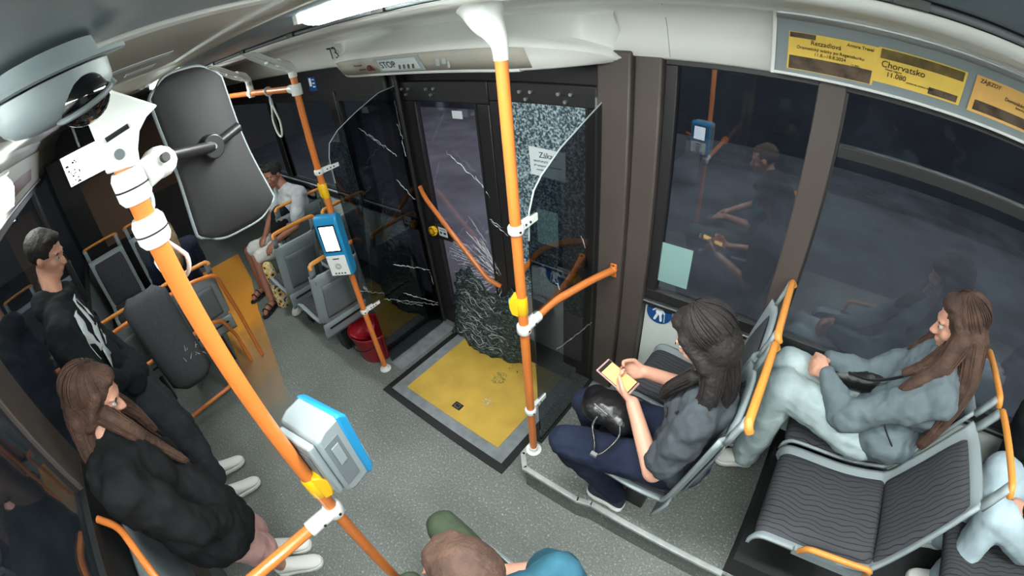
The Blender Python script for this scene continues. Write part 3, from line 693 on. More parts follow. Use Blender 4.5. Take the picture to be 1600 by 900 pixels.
# ================================================================== TICKET MACHINES
def validator(name, c, n, h, w_, d, label, rear=False):
    """c: centre of the case, n: facing direction"""
    n = V(n).normalized(); s = V((-n.y, n.x, 0)); c = V(c); t = thing(name, tuple(c - V((0, 0, h / 2))), label, 'ticket machine', 'blue ticket machines')
    def q(a, b, z): return c + n * a + s * b + V((0, 0, z))
    g = G(); pr = [(-d / 2, -h * .44), (-d / 2, h * .44), (-d * .2, h * .5), (d * .34, h * .5), (d / 2, h * .42), (d / 2, -h * .46), (d * .36, -h * .5), (-d * .3, -h * .5)]
    g.prism([q(a, -w_ / 2, z) for a, z in pr], s * w_); g.build('case', 'grey_plastic' if rear else 'blue_plastic', t, bevel=.010)
    if rear:
        G().prism([q(a, -w_ / 2 - .003, z) for a, z in ((d * .22, -h * .5), (d * .22, h * .505), (d * .34, h * .505), (d * .51, h * .43), (d * .51, -h * .46), (d * .40, -h * .505))], s * (w_ + .006)).build('front_shell', 'blue_plastic', t, bevel=.006)
        for sg in (-1, 1):
            pp = G().prism([q(a, sg * (w_ / 2 + .0005), z) for a, z in ((-d * .40, -h * .34), (-d * .40, h * .34), (d * .06, h * .34), (d * .06, -h * .34))], s * sg * .002).build('side_panel', 'grey_plastic_dark', t, bevel=.002)
            G().prism([q(a, sg * (w_ / 2 + .003), z) for a, z in ((-d * .28, -h * .02), (-d * .28, h * .26), (-d * .04, h * .26), (-d * .04, -h * .02))], s * sg * .002).build('service_cover', 'grey_plastic', pp, bevel=.002)
    f = G().prism([q(d / 2 + .001, b * w_ * .36, h * z) for b, z in ((-1, -.06), (1, -.06), (1, .38), (-1, .38))], n * .002).build('screen_bezel', 'black_plastic', t)
    G().prism([q(d / 2 + .0035, b * w_ * .31, h * z) for b, z in ((-1, -.035), (1, -.035), (1, .355), (-1, .355))], n * .001).build('screen', 'screen_white', f, smooth=False)
    p = G().prism([q(d / 2 + .001, b * w_ * .42, h * z) for b, z in ((-1, -.46), (1, -.46), (1, -.12), (-1, -.12))], n * .006).build('card_reader', 'white_plastic', t, bevel=.002)
    g = G()
    for r in (.010, .018):
        pts = [q(d / 2 + .0085, r * math.cos(a), -h * .30 + r * math.sin(a)) for a in [2 * PI * k / 16 for k in range(16)]]; g.tube(pts, .0012, 6, closed=True)
    for k in range(4): g.obox(q(d / 2 + .008, -.03 + .02 * k, -h * .42), (.003, .010, .008), Matrix.Rotation(math.atan2(n.y, n.x), 3, 'Z'))
    g.obox(q(d / 2 + .008, 0, -h * .17), (.003, .04, .006), Matrix.Rotation(math.atan2(n.y, n.x), 3, 'Z'))
    g.build('reader_mark', 'ink', p)
    bk = G().prism([q(-d / 2 - .028, -w_ * .42, z) for z in ()] or [q(-d / 2, b * w_ * .42, h * z) for b, z in ((-1, -.40), (1, -.40), (1, .42), (-1, .42))], n * -.022).build('rear_cover', 'grey_plastic', t, bevel=.006)
    G().prism([q(-d / 2 - .0225, b * w_ * .26, h * z) for b, z in ((-1, -.28), (1, -.28), (1, .25), (-1, .25))], n * -.003).build('rear_panel', 'grey_plastic_dark', bk, bevel=.002)
    return t
fa = V((.62, -.78, 0)).normalized()
validator('ticket_machine', (ax + fa.x * .075, ay + fa.y * .075, 1.12), fa, .40, .145, .085, 'blue ticket machine with glowing white screen on the far pole')
fc = V((-.22, .98, 0)).normalized()
validator('ticket_machine', (cx + fc.x * .095, cy + fc.y * .098, 1.31), fc, .255, .15, .105, 'blue ticket machine seen from its grey back on the near pole', rear=True)

# ================================================================== GLASS SCREENS beside the door
def screen(x, y0, ycut, z0, z1, curve, label, tilt=0):
    t = thing('glass_screen', (x, (y0 + ycut) / 2, z0), label, 'glass screen', 'tinted glass screens beside the door')
    pts = [(x, y0, z0)] + [(x, a, b) for a, b in curve] + [(x, ycut, z1), (x, ycut, z0)]
    G().prism(pts, (.008, 0, 0)).build('pane', 'tinted_glass', t, smooth=False)
    G().tube([V(p) + V((.004, 0, 0)) for p in pts[1:-1]], .0035, 6).build('polished_edge', 'lcd_grey', t)
    return t
cvL = [(1.06, 1.45), (1.065, 1.60), (1.09, 1.68), (1.16, 1.735), (1.30, 1.80), (1.48, 1.87)]
cvR = [(1.055, 1.45), (1.065, 1.56), (1.10, 1.63), (1.15, 1.67), (1.28, 1.735), (1.50, 1.81), (1.62, 1.85)]
s1 = screen(ax, 1.05, 1.60, .03, 1.885, cvL, 'tall tinted glass screen behind the far pole, over the red bucket')
s2 = screen(bx - .006, 1.05, 1.625, PH + .02, 1.85, cvR, 'tall tinted glass screen between platform pole and brown pillar')
g = G().box((bx - .045, 1.625, PH), (bx - .015, 1.655, 1.86)).box((bx - .015, 1.64, PH), (bx + .0, 1.655, 1.86)).box((bx, 1.625, PH), (bx + .014, 1.655, 1.86))
po = g.build('post', 'aluminium', s2, bevel=.002)
G().cyl((bx - .008, 1.637, 1.52), (bx - .008, 1.642, 1.52), .006).build('screw', 'rubber_black', po)
G().box((bx - .055, 1.04, PH), (bx + .01, 1.62, PH + .018)).build('bottom_rail', 'rubber_black', s2)
cracks([(0, 0, 0, 0, 0)][:0] + [], 0, s1) if False else None
def cracks_x(lines, x, parent, seed):
    rnd = random.Random(seed); g = G()
    for (y0, z0, y1, z1, w0) in lines:
        n = max(5, int(math.hypot(y1 - y0, z1 - z0) / .015))
        pts = [V((x, y0 + (y1 - y0) * i / n + rnd.uniform(-.005, .005), z0 + (z1 - z0) * i / n + rnd.uniform(-.006, .006))) for i in range(n + 1)]
        g.tube(pts, [max(.0005, w0 * rnd.uniform(.1, 1)) for i in range(n + 1)], 5)
    return g.build('crack', 'crack_white', parent)
cracks_x([(1.30, 0.76, 1.59, 0.55, 0.0035), (1.58, 0.54, 1.59, 0.42, 0.0020), (1.31, 0.51, 1.59, 0.24, 0.0040), (1.15, 0.56, 1.59, 0.22, 0.0025), (1.24, 0.48, 1.44, 0.31, 0.0020), (1.57, 1.65, 1.59, 1.55, 0.0035), (1.58, 1.54, 1.59, 1.43, 0.0030), (1.35, 1.65, 1.52, 1.46, 0.0035), (1.29, 1.71, 1.44, 1.54, 0.0020), (1.48, 1.31, 1.59, 1.12, 0.0035), (0.99, 0.73, 1.16, 0.60, 0.0015), (1.58, 1.80, 1.59, 1.62, 0.0012)], ax + .010, s1, 3)
cracks_x([(1.20, 1.20, 1.24, 1.12, .002), (1.42, 1.30, 1.46, 1.22, .002), (1.2, .78, 1.55, .70, .0012)], bx + .004, s2, 4)

# signs on the right-hand pillar wall and the door
def round_sign(c, r, label, cat='sign', base=None):
    """walking figure with a stick, white on blue, facing -Y"""
    t = thing('priority_sign', tuple(c), label, cat)
    c = V(c)
    if base: G().prism([c + V(p) for p in base], (0, .0015, 0)).build('backing', 'paper', t, smooth=False)
    G().cyl(c + V((0, -.0005, 0)), c + V((0, -.0025, 0)), r, n=40).build('disc', 'sign_blue', t)
    g = G(); y = -.0032; k = r / .075
    g.sphere(c + V((.002 * k, y, .045 * k)), (.012 * k, .0012, .012 * k), n=12)
    def bar(a, b, w1):
        a = c + V((a[0] * k, y, a[1] * k)); b = c + V((b[0] * k, y, b[1] * k)); g.tube([a, b], w1 * k, 8)
    g.prism([c + V((a * k, y, b * k)) for a, b in ((-.018, .03), (.016, .03), (.020, -.002), (.014, -.012), (-.016, -.010), (-.020, .002))], (0, -.001, 0))
    bar((-.018, .026), (-.038, .006), .005); bar((.016, .026), (.032, .0), .005); bar((-.008, -.01), (-.022, -.05), .008); bar((.008, -.01), (.016, -.052), .008); bar((.032, .0), (.036, -.055), .0022)
    g.build('walking_figure', 'paper', t, smooth=False)
    return t
round_sign((-.50, W - .004, .815), .070, 'round blue sign with a white walking figure and stick below the first window')
round_sign((-1.20, W - .052, .86), .055, 'round blue walking figure sign seen through the right glass screen', base=None)
round_sign((-1.33, W - .052, .86), .055, 'round blue sign low on the door seen nearest the platform pole', base=None)
g = G().box((-.545, W - .006, 1.008), (-.385, W - .0045, 1.222)); tag(g.build('sticker', 'green_sheet', smooth=False), 'pale green rectangular sheet stuck in the lower corner of the first window', 'sticker')
# Zakaz notice on the crazed door glass
nt_ = thing('notice', (-1.15, W - .04, 1.50), 'white paper notice headed Zákaz taped on the crazed door glass', 'notice')
G().prism([(-1.255, W - .042, 1.435), (-1.045, W - .042, 1.425), (-1.045, W - .042, 1.575), (-1.262, W - .042, 1.585)], (0, .0015, 0)).build('sheet', 'paper', nt_, smooth=False)
text('Zákaz', 'lettering', nt_, (-1.15, W - .0435, 1.545), (1, 0, 0), (0, 0, 1), .042)
for k, (s_, z) in enumerate((('NEVSTUPUJTE', 1.512), ('při vystupování a nastupování', 1.490), ('cestujících', 1.468))): text(s_, 'lettering', nt_, (-1.15 - (.04 if k != 1 else 0), W - .0435, z), (1, 0, 0), (0, 0, 1), .014)
g = G().box((-3.52, W - .016, 1.86), (-3.38, W - .014, 1.98)); sb = tag(g.build('sticker', 'sign_blue', smooth=False), 'small blue pictogram sticker above the far window', 'sticker')
g = G().box((-3.50, W - .0175, 1.90), (-3.46, W - .0162, 1.97)).box((-3.445, W - .0175, 1.95), (-3.40, W - .0162, 1.96)).box((-3.445, W - .0175, 1.92), (-3.40, W - .0162, 1.93)).box((-3.445, W - .0175, 1.89), (-3.40, W - .0162, 1.90)); g.build('sticker_mark', 'paper', sb, smooth=False)
g = G().box((-1.78, W - .048, 1.69), (-1.70, W - .0465, 1.735)); st = tag(g.build('sticker', 'paper', smooth=False), 'tiny white sticker high on the left door glass', 'sticker')
# seat number lettering on the cove
nb = text('73', 'seat_number', None, (-2.80, 1.572, 2.135), (1, 0, 0), (0, -.35, .93), .13); tag(nb, 'black number 73 printed on the white cove left of the door housing', 'lettering')

# bolts above the door
for k, x in enumerate((-2.16, -1.93, -1.25, -1.03)):
    t = thing('hinge_bolts', (x, W - .05, 1.845), 'triangle of shiny bolts above the %s' % ('left door leaf at its outer edge', 'left door leaf towards the middle', 'right door leaf behind the pole', 'right door leaf at its outer edge')[k], 'bolts', 'bolt clusters above the doors')
    for dx, dz in ((-.035, .012), (.03, .014), (0, -.022)):
        G().cyl((x + dx, W - .047, 1.845 + dz), (x + dx, W - .062, 1.845 + dz), .009, n=8).build('bolt', 'aluminium', t)

# ================================================================== POSTER BOARD
pbd = thing('poster_board', (.8, 1.56, 2.04), 'long clear-fronted advert board curving along the ceiling above the right windows', 'advert board')
bb = lambda x, v, d=0: V((x, 1.582 - .075 * v - d * .94, 2.045 + .195 * v - d * .34))
X0, X1 = -.165, 3.2
G().prism([bb(X0, 0), bb(X1, 0), bb(X1, 1), bb(X0, 1)], (0, .004, .002)).build('backing', 'grey_plastic', pbd, smooth=False)
g = G(); g.tube([bb(X0, 1.0, .006), bb(X1, 1.0, .006)], .019, 16); g.build('top_profile', 'aluminium', pbd)
g = G(); g.tube([bb(X0, .0, .002), bb(X1, .0, .002)], .005, 8); g.build('bottom_profile', 'white_plastic', pbd)
G().prism([bb(X0 - .012, -.02, .006), bb(X0, -.02, .006), bb(X0, 1.06, .006), bb(X0 - .012, 1.06, .006)], (0, .02, 0)).build('end_cap', 'white_plastic', pbd)
px = V((1, 0, 0)); pu = (bb(0, 1) - bb(0, 0)).normalized()
def poster(x0, x1, v0, v1, m, label, lines, photos):
    c = bb((x0 + x1) / 2, (v0 + v1) / 2, .006); t = thing('poster', tuple(c), label, 'poster', 'adverts on the board above the windows')
    s = G().prism([bb(x0, v0, .005), bb(x1, v0, .005), bb(x1, v1, .005), bb(x0, v1, .005)], (0, .001, 0)).build('sheet', m, t, smooth=False)
    for a, b, c_, d, mm in photos:
        G().prism([bb(x0 + (x1 - x0) * a, v0 + (v1 - v0) * b, .0062), bb(x0 + (x1 - x0) * c_, v0 + (v1 - v0) * b, .0062), bb(x0 + (x1 - x0) * c_, v0 + (v1 - v0) * d, .0062), bb(x0 + (x1 - x0) * a, v0 + (v1 - v0) * d, .0062)], (0, .0006, 0)).build('photo', mm, t, smooth=False)
    for s_, u, v, sz in lines: text(s_, 'lettering', t, bb(x0 + (x1 - x0) * u, v0 + (v1 - v0) * v, .0072), px, pu, sz)
poster(-.125, .155, .10, .72, 'poster_yellow', 'yellow Retzadlová travel poster at the left end of the board', [('Retzadlová', .42, .78, .022), ('Dramatický svátky po Regensburku', .48, .62, .015), ('11.8.–18.8.2024', .48, .49, .016), ('Amore Travel', .80, .90, .015), ('12.990,-', .78, .40, .010)], [(.02, .02, .97, .38, 'photo_dark'), (.01, .86, .30, .99, 'photo_dark')])
poster(.155, .445, .18, .74, 'poster_yellow', 'yellow Chorvatsko travel poster in the middle of the board', [('Chorvatsko', .30, .55, .030), ('11.080', .24, .28, .024), ('Hotel Laguna', .2, .42, .010), ('polopenze, autobus, delegát', .52, .20, .008)], [(.03, .70, .97, .97, 'photo_olive'), (.62, .06, .96, .26, 'photo_dark')])
poster(.475, .80, .16, .76, 'poster_ochre', 'ochre poster at the right end of the board', [('ZÁJEZDY', .16, .88, .018), ('Dominikánská republika', .60, .66, .017), ('letecky z Prahy', .6, .55, .012)], [(.05, .08, .80, .36, 'photo_dark')])
poster(.83, 1.12, .16, .74, 'poster_yellow', 'yellow poster partly beyond the right picture edge', [('Itálie', .4, .6, .03)], [(.05, .08, .80, .36, 'photo_olive')])

# black handrail track right of the posters: steel bar in the slot
rt = thing('ceiling_track', (0, .68, 2.27), 'black ceiling track with steel bar and screws along the aisle', 'track')
G().cyl((XF + .1, .678, 2.262), (XB - .1, .678, 2.262), .006, n=10).build('bar', 'grey_plastic_dark', rt)
for k in range(14):
    x = -4.6 + k * .52; g = G().box((x, .664, 2.255), (x + .05, .692, 2.268)); g.build('bracket', 'frame_black', rt)
# ceiling lamps
def lamp(x, y, L, w_, label, tilt):
    t = thing('ceiling_lamp', (x, y, 2.27), label, 'lamp', 'strip lamps in the ceiling')
    z = 2.283 if y > 0 else 2.285
    hx = [(y + w_ / 2 * math.cos(a), z + .0 - .030 * math.sin(a)) for a in [PI * q_ / 10 for q_ in range(11)]]
    G().prism([(x - L / 2, a, b) for a, b in hx], (L, 0, 0)).build('lens', 'lamp_lens', t)
    for s in (-1, 1): G().box((x + s * (L / 2 + .012) - .012, y - w_ / 2, z - .018), (x + s * (L / 2 + .012) + .012, y + w_ / 2, z + .01)).build('end_cap', 'white_plastic', t)
lamp(-.55, .54, .90, .11, 'lit strip lamp in the ceiling above the ramp', -.1)
lamp(1.15, .54, .90, .11, 'lit strip lamp in the ceiling at the right behind the camera', -.1)
lamp(.2, -.42, 1.6, .10, 'long lit strip lamp over the left wall side behind the camera', .1)
lamp(-3.4, .54, .90, .10, 'lit strip lamp beyond the black mirror', -.1)
lamp(2.6, .54, .90, .10, 'lit strip lamp at the far right end', -.1)

# ================================================================== DOME CAMERA
dc = thing('security_camera', (-.505, -.047, 2.268), 'grey security dome camera with glossy black lens bubble on the ceiling', 'camera')
axis = V((-.10, .0, -1)).normalized(); c0 = V((-.525, -.033, 2.263))
def lathe(g, c, ax_, prof_, n=40, mi=0):
    g.tube([V(c) + V(ax_) * a for a, r in prof_], [r for a, r in prof_], n, mi=mi)
g = G(); lathe(g, c0, axis, [(-.022, .055), (-.0042, .060), (-.004, .086), (.000, .087), (.002, .084)]); g.build('flange', 'grey_plastic', dc)
g = G(); lathe(g, c0, axis, [(.004, .066), (.020, .067), (.026, .066), (.034, .062), (.042, .052), (.046, .038), (.048, .02)]); hs_ = g.build('housing', 'grey_plastic', dc)
e = V((-.62, .55, 0)).normalized(); bc = V((-.490, -.004, 2.226))
G().sphere(bc, (.029, .029, .026), n=24).build('lens_bubble', 'lens_black', dc)
ring = []
zz = V((-.25, .2, -1)).normalized(); ra = zz.orthogonal().normalized(); rb_ = zz.cross(ra)
for k in range(28): a = 2 * PI * k / 28; ring.append(bc + zz * .004 + ra * math.cos(a) * .030 + rb_ * math.sin(a) * .030)
G().tube(ring, .003, 8, closed=True).build('lens_ring', 'grey_plastic_dark', dc)
for d_, nm in ((V((.15, .75, 0)), 'screw_recess'), (V((-.75, -.35, 0)), 'sensor_window')):
    d_ = d_.normalized(); p = c0 + axis * .032 + d_ * .061; g = G().cyl(p, p + (d_ * .6 + axis).normalized() * .006, .007, n=14); g.build(nm, 'black_plastic' if nm[0:3] == 'sen' else 'grey_plastic_dark', dc)

# ================================================================== MIRROR seen from behind
mr = thing('mirror', (-1.0, .21, 2.06), 'tall black mirror on an arm from the near pole, seen from its back', 'mirror')
mTL, mTR, mBR, mBL = V((-.96, .115, 2.235)), V((-1.02, .280, 2.232)), V((-1.03, .325, 1.85)), V((-.97, .105, 1.865))
mc = (mTL + mTR + mBR + mBL) / 4; mu = (mTL + mTR - mBL - mBR).normalized(); ms = (mTR + mBR - mTL - mBL).normalized(); mn = ms.cross(mu).normalized(); mn = mn if mn.x > 0 else -mn
P = []; nu, nv = 20, 16
for i in range(nu + 1):
    a = -1 + 2 * i / nu; row = []
    for j in range(nv + 1):
        b = -1 + 2 * j / nv; half = .105 - .018 * math.cos(a * PI * .5) ** 2
        se = (1 - abs(a) ** 7) ** (1 / 5.) if abs(a) < 1 else 0
        ta = (a + 1) / 2; q_ = 1 - .10 * math.cos(a * PI * .5) ** 2; lf = mBL.lerp(mTL, ta); rt_ = mBR.lerp(mTR, ta); mid = (lf + rt_) / 2; half = 1 * q_ * (1 - .5 * max(0, abs(a) - .86) / .14 * .5); row.append(mid + (rt_ - lf) / 2 * b * half - mu * (.02 * abs(b) ** 4 * (1 if a > 0 else -1) * max(0, abs(a) - .8) / .2) + mn * (.026 * (1 - abs(b) ** 2.5) * (1 - abs(a) ** 4)))
    P.append(row)
G().grid(P).build('back_shell', 'mirror_shell', mr, solid=.006)
g = G(); edge = [P[i][0] for i in range(nu + 1)] + [P[nu][j] for j in range(1, nv + 1)] + [P[i][nv] for i in range(nu - 1, -1, -1)] + [P[0][j] for j in range(nv - 1, 0, -1)]
g.tube(edge, .0045, 8, closed=True); g.build('rim', 'grey_plastic_dark', mr)
G().prism([P[0][0] - mn * .004, P[0][nv] - mn * .004, P[nu][nv] - mn * .004, P[nu][0] - mn * .004], mn * -.003).build('mirror_glass', 'aluminium', mr, smooth=False)
kc = mc + mn * .028 + mu * .02 - ms * .015
kn = G().cyl(kc, kc + mn * .025, .026, n=24).build('mount_knob', 'black_plastic', mr, bevel=.003)
G().cyl(kc + mn * .025, kc + mn * .028, .005, n=10).build('screw', 'grey_plastic_dark', kn)
G().cyl(kc + mn * .012 + ms * .01, kc + mn * .02 + ms * .075 + mu * .02, .011).build('wing_handle', 'black_plastic', mr)
G().tube([(cx - .05, cy + .072, 2.097), kc + mn * .016], .0115, 12).build('arm', 'black_plastic', mr)

# ================================================================== SEATS
def seat(name, x0, y0, y1, zf, zc, zt, depth, lean, label, group, taper=0, pad=True, base_z=0, grip=True, facing=-1, backside=True, cat='seat', slot=.085):
    """facing -1: sitter looks to -X. x0 is the cushion's front edge."""
    f = facing
    t = thing(name, (x0 - f * depth / 2, (y0 + y1) / 2, base_z), label, cat, group)
    hgt = zt - zc
    ctl = [(0, zf - .05), (.0 + .006, zf - .008), (.05, zf + .006), (depth * .55, (zf + zc) / 2 - .012), (depth - .06, zc - .002), (depth - .005, zc + .035), (depth + lean * .25, zc + hgt * .3), (depth + lean * .62, zc + hgt * .66), (depth + lean, zt - .01)]
    prof_ = smooth_path([(a, 0, b) for a, b in ctl], 5); prof_ = [(p.x, p.z) for p in prof_]
    n = len(prof_); L = [0]
    for a, b in zip(prof_[:-1], prof_[1:]): L.append(L[-1] + math.hypot(b[0] - a[0], b[1] - a[1]))
    tot = L[-1]
    def nrm(i):
        a = prof_[max(i - 1, 0)]; b = prof_[min(i + 1, n - 1)]; dx, dz = b[0] - a[0], b[1] - a[1]; l = math.hypot(dx, dz); return (-dz / l, dx / l)
    def pt(i, v, off, inset=0):
        s = L[i] / tot; tp = taper * max(0, (s - .45) / .55); ya = y0 + tp + inset; yb = y1 - taper * .15 * max(0, (s - .45) / .55) - inset
        nx, nz = nrm(i); p = prof_[i]
        return V((x0 - f * (p[0] + nx * off), ya + (yb - ya) * v, p[1] + nz * off))
    top_stop = max(i for i in range(n) if L[i] < tot - slot)
    vs = [0, .03, .09, .2, .35, .5, .65, .8, .91, .97, 1]; rim = [.030, .030, .010, .002, 0, 0, 0, .002, .010, .030, .030]
    g = G(); g.grid([[pt(i, v, r) for v, r in zip(vs, rim)] for i in range(top_stop + 1)])
    # side posts of the grip opening
    g2 = [[pt(i, v, .012) for v in (0, .05, .10)] for i in range(top_stop, n)]; g.grid(g2)
    g2 = [[pt(i, v, .012) for v in (.90, .95, 1)] for i in range(top_stop, n)]; g.grid(g2)
    g.build('shell', 'grey_plastic', t, solid=.014, bevel=0)
    # hand grip along the top edge
    if grip:
        gp = [pt(n - 1, 0, -.01) + V((0, .006, -.012)), pt(n - 1, .03, -.0) + V((0, 0, .004)), pt(n - 1, .15, .004) + V((0, 0, .014)), pt(n - 1, .85, .004) + V((0, 0, .014)), pt(n - 1, .97, 0) + V((0, 0, .004)), pt(n - 1, 1, -.01) + V((0, -.006, -.012))]
        G().tube(smooth_path(gp, 4), .0145, 10).build('grip', 'orange_plastic', t)
    # shell skirt below the back
    ic = min(range(n), key=lambda i: abs(prof_[i][0] - depth) + abs(prof_[i][1] - zc - .02))
    rows = [[pt(ic, v, -.004) + V((0, 0, -.16 * t_)) + V((f * .045 * t_ * -1 * -1, 0, 0)) for v in (.02, .06, .2, .5, .8, .94, .98)] for t_ in (0, .4, .8, 1)]
    G().grid(rows).build('skirt', 'grey_plastic', t, solid=.010)
    if pad:
        lo = 2; vs2 = [0, .04, .12, .3, .5, .7, .88, .96, 1]; th = [.004, .020, .028, .030, .031, .030, .028, .020, .004]
        crease = min(range(n), key=lambda i: abs(prof_[i][0] - depth) + abs(prof_[i][1] - zc - .02))
        for nm, i0, i1 in (('seat_cushion', lo, crease), ('back_cushion', crease, top_stop - 1)):
            rows = []
            for i in range(i0, i1 + 1):
                k = min(i - i0, i1 - i, 3) / 3.; fac = .25 + .75 * math.sin(min(1, k) * PI / 2)
                rows.append([pt(i, v, .006 + h * fac, .028) for v, h in zip(vs2, th)])
            G().grid(rows).build(nm, 'seat_fabric', t, solid=.004)
    if backside:
        i0 = min(range(n), key=lambda i: abs(prof_[i][1] - (zc + hgt * .12)) + (10 if prof_[i][0] < depth - .03 else 0)); i1 = min(range(n), key=lambda i: abs(prof_[i][1] - (zc + hgt * .68)) + (10 if prof_[i][0] < depth - .03 else 0))
        rows = [[pt(i, v, -.012 - .008 * math.sin(PI * (v - .14) / .72), 0) for v in (.14, .2, .35, .5, .65, .8, .86)] for i in range(i0, i1 + 1)]
        G().grid(rows).build('rear_panel', 'grey_plastic_dark', t, solid=.006)
    # carrier frame
    g = G(); xm = x0 - f * depth * .55; ym = (y0 + y1) / 2
    g.box((min(xm - .05, xm + .05), ym - .05, base_z + .001), (max(xm - .05, xm + .05), ym + .05, zc - .045)); g.box((xm - .16, y0 + .05, zc - .055), (xm + .16, y1 - .05, zc - .03))
    g.build('frame', 'frame_black', t, bevel=.006)
    return t
SB = PH + .16
seat('bus_seat', -.45, .84, 1.24, .60, .60, 1.24, .40, .12, 'seat with the woman holding a phone, nearest the ramp', 'forward facing fabric seats on the platform', base_z=PH)
seat('bus_seat', -.45, 1.27, 1.67, .60, .60, 1.24, .40, .12, 'empty window seat under the round blue sign', 'forward facing fabric seats on the platform', base_z=PH)
seat('bus_seat', .32, .885, 1.36, .61, .67, 1.24, .47, .20, 'empty wavy-patterned fabric seat at the lower right', 'forward facing fabric seats on the platform', taper=.10, base_z=SB)
seat('bus_seat', .32, 1.385, 1.685, .61, .67, 1.24, .47, .20, 'window seat under the person in the grey hoodie', 'forward facing fabric seats on the platform', base_z=SB)
seat('bus_seat', 1.20, 1.385, 1.685, .61, .67, 1.24, .47, .20, 'dark window seat at the right edge behind the grey hoodie', 'forward facing fabric seats on the platform', base_z=SB)
seat('bus_seat', 1.20, .905, 1.36, .61, .67, 1.24, .47, .20, 'aisle seat at the right edge under the person in pale jeans', 'forward facing fabric seats on the platform', base_z=SB)
# side grip of the front-row aisle seats
for (x, y, z), lb in (((.60, .865, .74), 'seat'),):
    t = thing('armrest_handle', (x, y, z - .05), 'orange bow handle beside the patterned seat at the bottom edge', 'handle')
    G().tube(fillet([(x - .13, y + .015, z - .07), (x - .12, y, z), (x + .14, y, z + .02), (x + .15, y + .015, z - .05)], .04), .012, 10).build('bow', 'orange_plastic', t)
    G().box((x - .15, y + .01, z - .10), (x + .17, y + .03, z - .065)).build('bracket', 'grey_plastic', t)
# seats beyond the door, seen from behind
gl = 'grey shell seats beyond the door'
#A2 = dict(zf=.44, zc=.44, zt=.98, depth=.40, lean=.16, pad=True)
seat('bus_seat', -2.92, .77, 1.17, .42, .40, 1.0, .40, .20, 'grey seat back nearest the far orange pole, left of the red bucket', gl)
seat('bus_seat', -2.88, 1.23, 1.62, .42, .40, 1.0, .40, .20, 'window seat behind the glass screen next to the grey seat', gl)
seat('bus_seat', -3.52, .79, 1.15, .44, .42, 1.05, .40, .20, 'tall grey seat back beside the bare-legged person', gl)
seat('bus_seat', -3.52, 1.22, 1.62, .44, .42, 1.05, .40, .20, 'second window seat behind the glass screen, under the sill', gl)
seat('bus_seat', -4.30, 1.12, 1.62, .46, .42, .95, .46, .12, 'seat under the person in the light grey shirt', gl, facing=-1)
# left side: two seats back to back with the wheelchair pad, dark seats beyond
gl2 = 'seats on the left side beyond the padded backrest'
seat('bus_seat', -3.72, -.66, -.30, .46, .46, 1.02, .40, .16, 'grey shell seat left of the padded backrest', gl2)
seat('bus_seat', -3.72, -.06, .34, .46, .46, 1.02, .40, .16, 'grey shell seat right of the padded backrest behind the near pole', gl2)
seat('bus_seat', -4.45, -.62, -.22, .46, .46, 1.12, .40, .10, 'dark seat facing the aisle with pale rim, furthest left', gl2, facing=1)
seat('bus_seat', -4.45, -.14, .24, .46, .46, 1.12, .40, .10, 'dark seat with pale rim just behind the ring strap', gl2, facing=1)

# wheelchair backrest pad with orange tube frame
wp = thing('wheelchair_cushion', (-3.0, -.19, 0), 'tall narrow grey padded backrest with white scuffs on an orange tube frame', 'backrest')
g = G(); P = []
for i in range(13):
    t = i / 12; z = .30 + .82 * t; P.append([])
    for j in range(9):
        v = j / 8; hw = .165 * min(1, (1 - abs(2 * t - 1) ** 8) ** .25 + .55); fade = min(1, 4 * v, 4 * (1 - v)) ** .5 * min(1, 6 * t + .2, 6 * (1 - t) + .2) ** .5
        P[-1].append((-3.02 - .05 * (1 - t) * 0 + .05 * fade - .02, -.185 + (v - .5) * 2 * hw, z))
g.grid(P); g.build('pad', 'pad_fabric', wp, solid=.02)
G().box((-3.07, -.33, .34), (-3.045, -.04, 1.08)).build('backing', 'grey_plastic', wp, bevel=.01)
sc_ = G(); rnd = random.Random(5)
for k in range(10):
    y = rnd.uniform(-.16, .02); z = rnd.uniform(.50, .60); sc_.tube([(-2.977, y, z), (-2.977, y + rnd.uniform(-.02, .03), z + rnd.uniform(-.05, .05))], [.0025, .0006], 5)
sc_.build('scuff', 'paper', wp)
tf = G()
tf.tube(fillet([(-3.06, -.69, .80), (-3.06, -.60, .96), (-3.06, -.20, .98), (-3.06, .16, .98), (-3.10, .34, .93), (-3.26, .385, .45), (-3.26, .385, .02)], .07), .0155)
tf.tube(fillet([(-3.08, -.66, .62), (-3.08, -.20, .62), (-3.08, .12, .62), (-3.12, .22, .58), (-3.28, .28, .30), (-3.28, .28, .02)], .06), .0155)
tf.tube(fillet([(-2.98, .03, .62), (-2.98, .03, .13), (-2.98, -.40, .10), (-2.98, -.52, .02)], .05), .0155)
tf.build('tube_frame', 'orange_paint', wp)
tag(G().tube([(-3.20, .10, .14), (-3.20, .10, .22)], [.05, .055], 18).build('cup', 'bucket_red'), 'small dark red cup under the grey seat behind the near pole', 'cup')
# padded leaning board at the lower left
lb = thing('leaning_board', (-1.15, -.62, .6), 'dark padded leaning board with an orange grip on the left wall', 'leaning board')
g = G(); P = [[(-1.62 + .62 * (j / 10), -.66 + .05 * math.sin(PI * j / 10) ** .4 * math.sin(PI * min(1, max(0.02, i / 10))) ** .4, .62 + .42 * i / 10) for j in range(11)] for i in range(11)]
g.grid(P); g.build('pad', 'grey_plastic_dark', lb, solid=.02)
G().tube(fillet([(-1.28, -.66, 1.20), (-1.22, -.60, 1.17), (-1.04, -.58, 1.09), (-.97, -.58, 1.04), (-.93, -.66, 1.0)], .04), .014).build('grip', 'orange_paint', lb)
G().box((-1.6, -.70, .66), (-1.0, -.672, 1.22)).build('backing', 'rubber_black', lb)

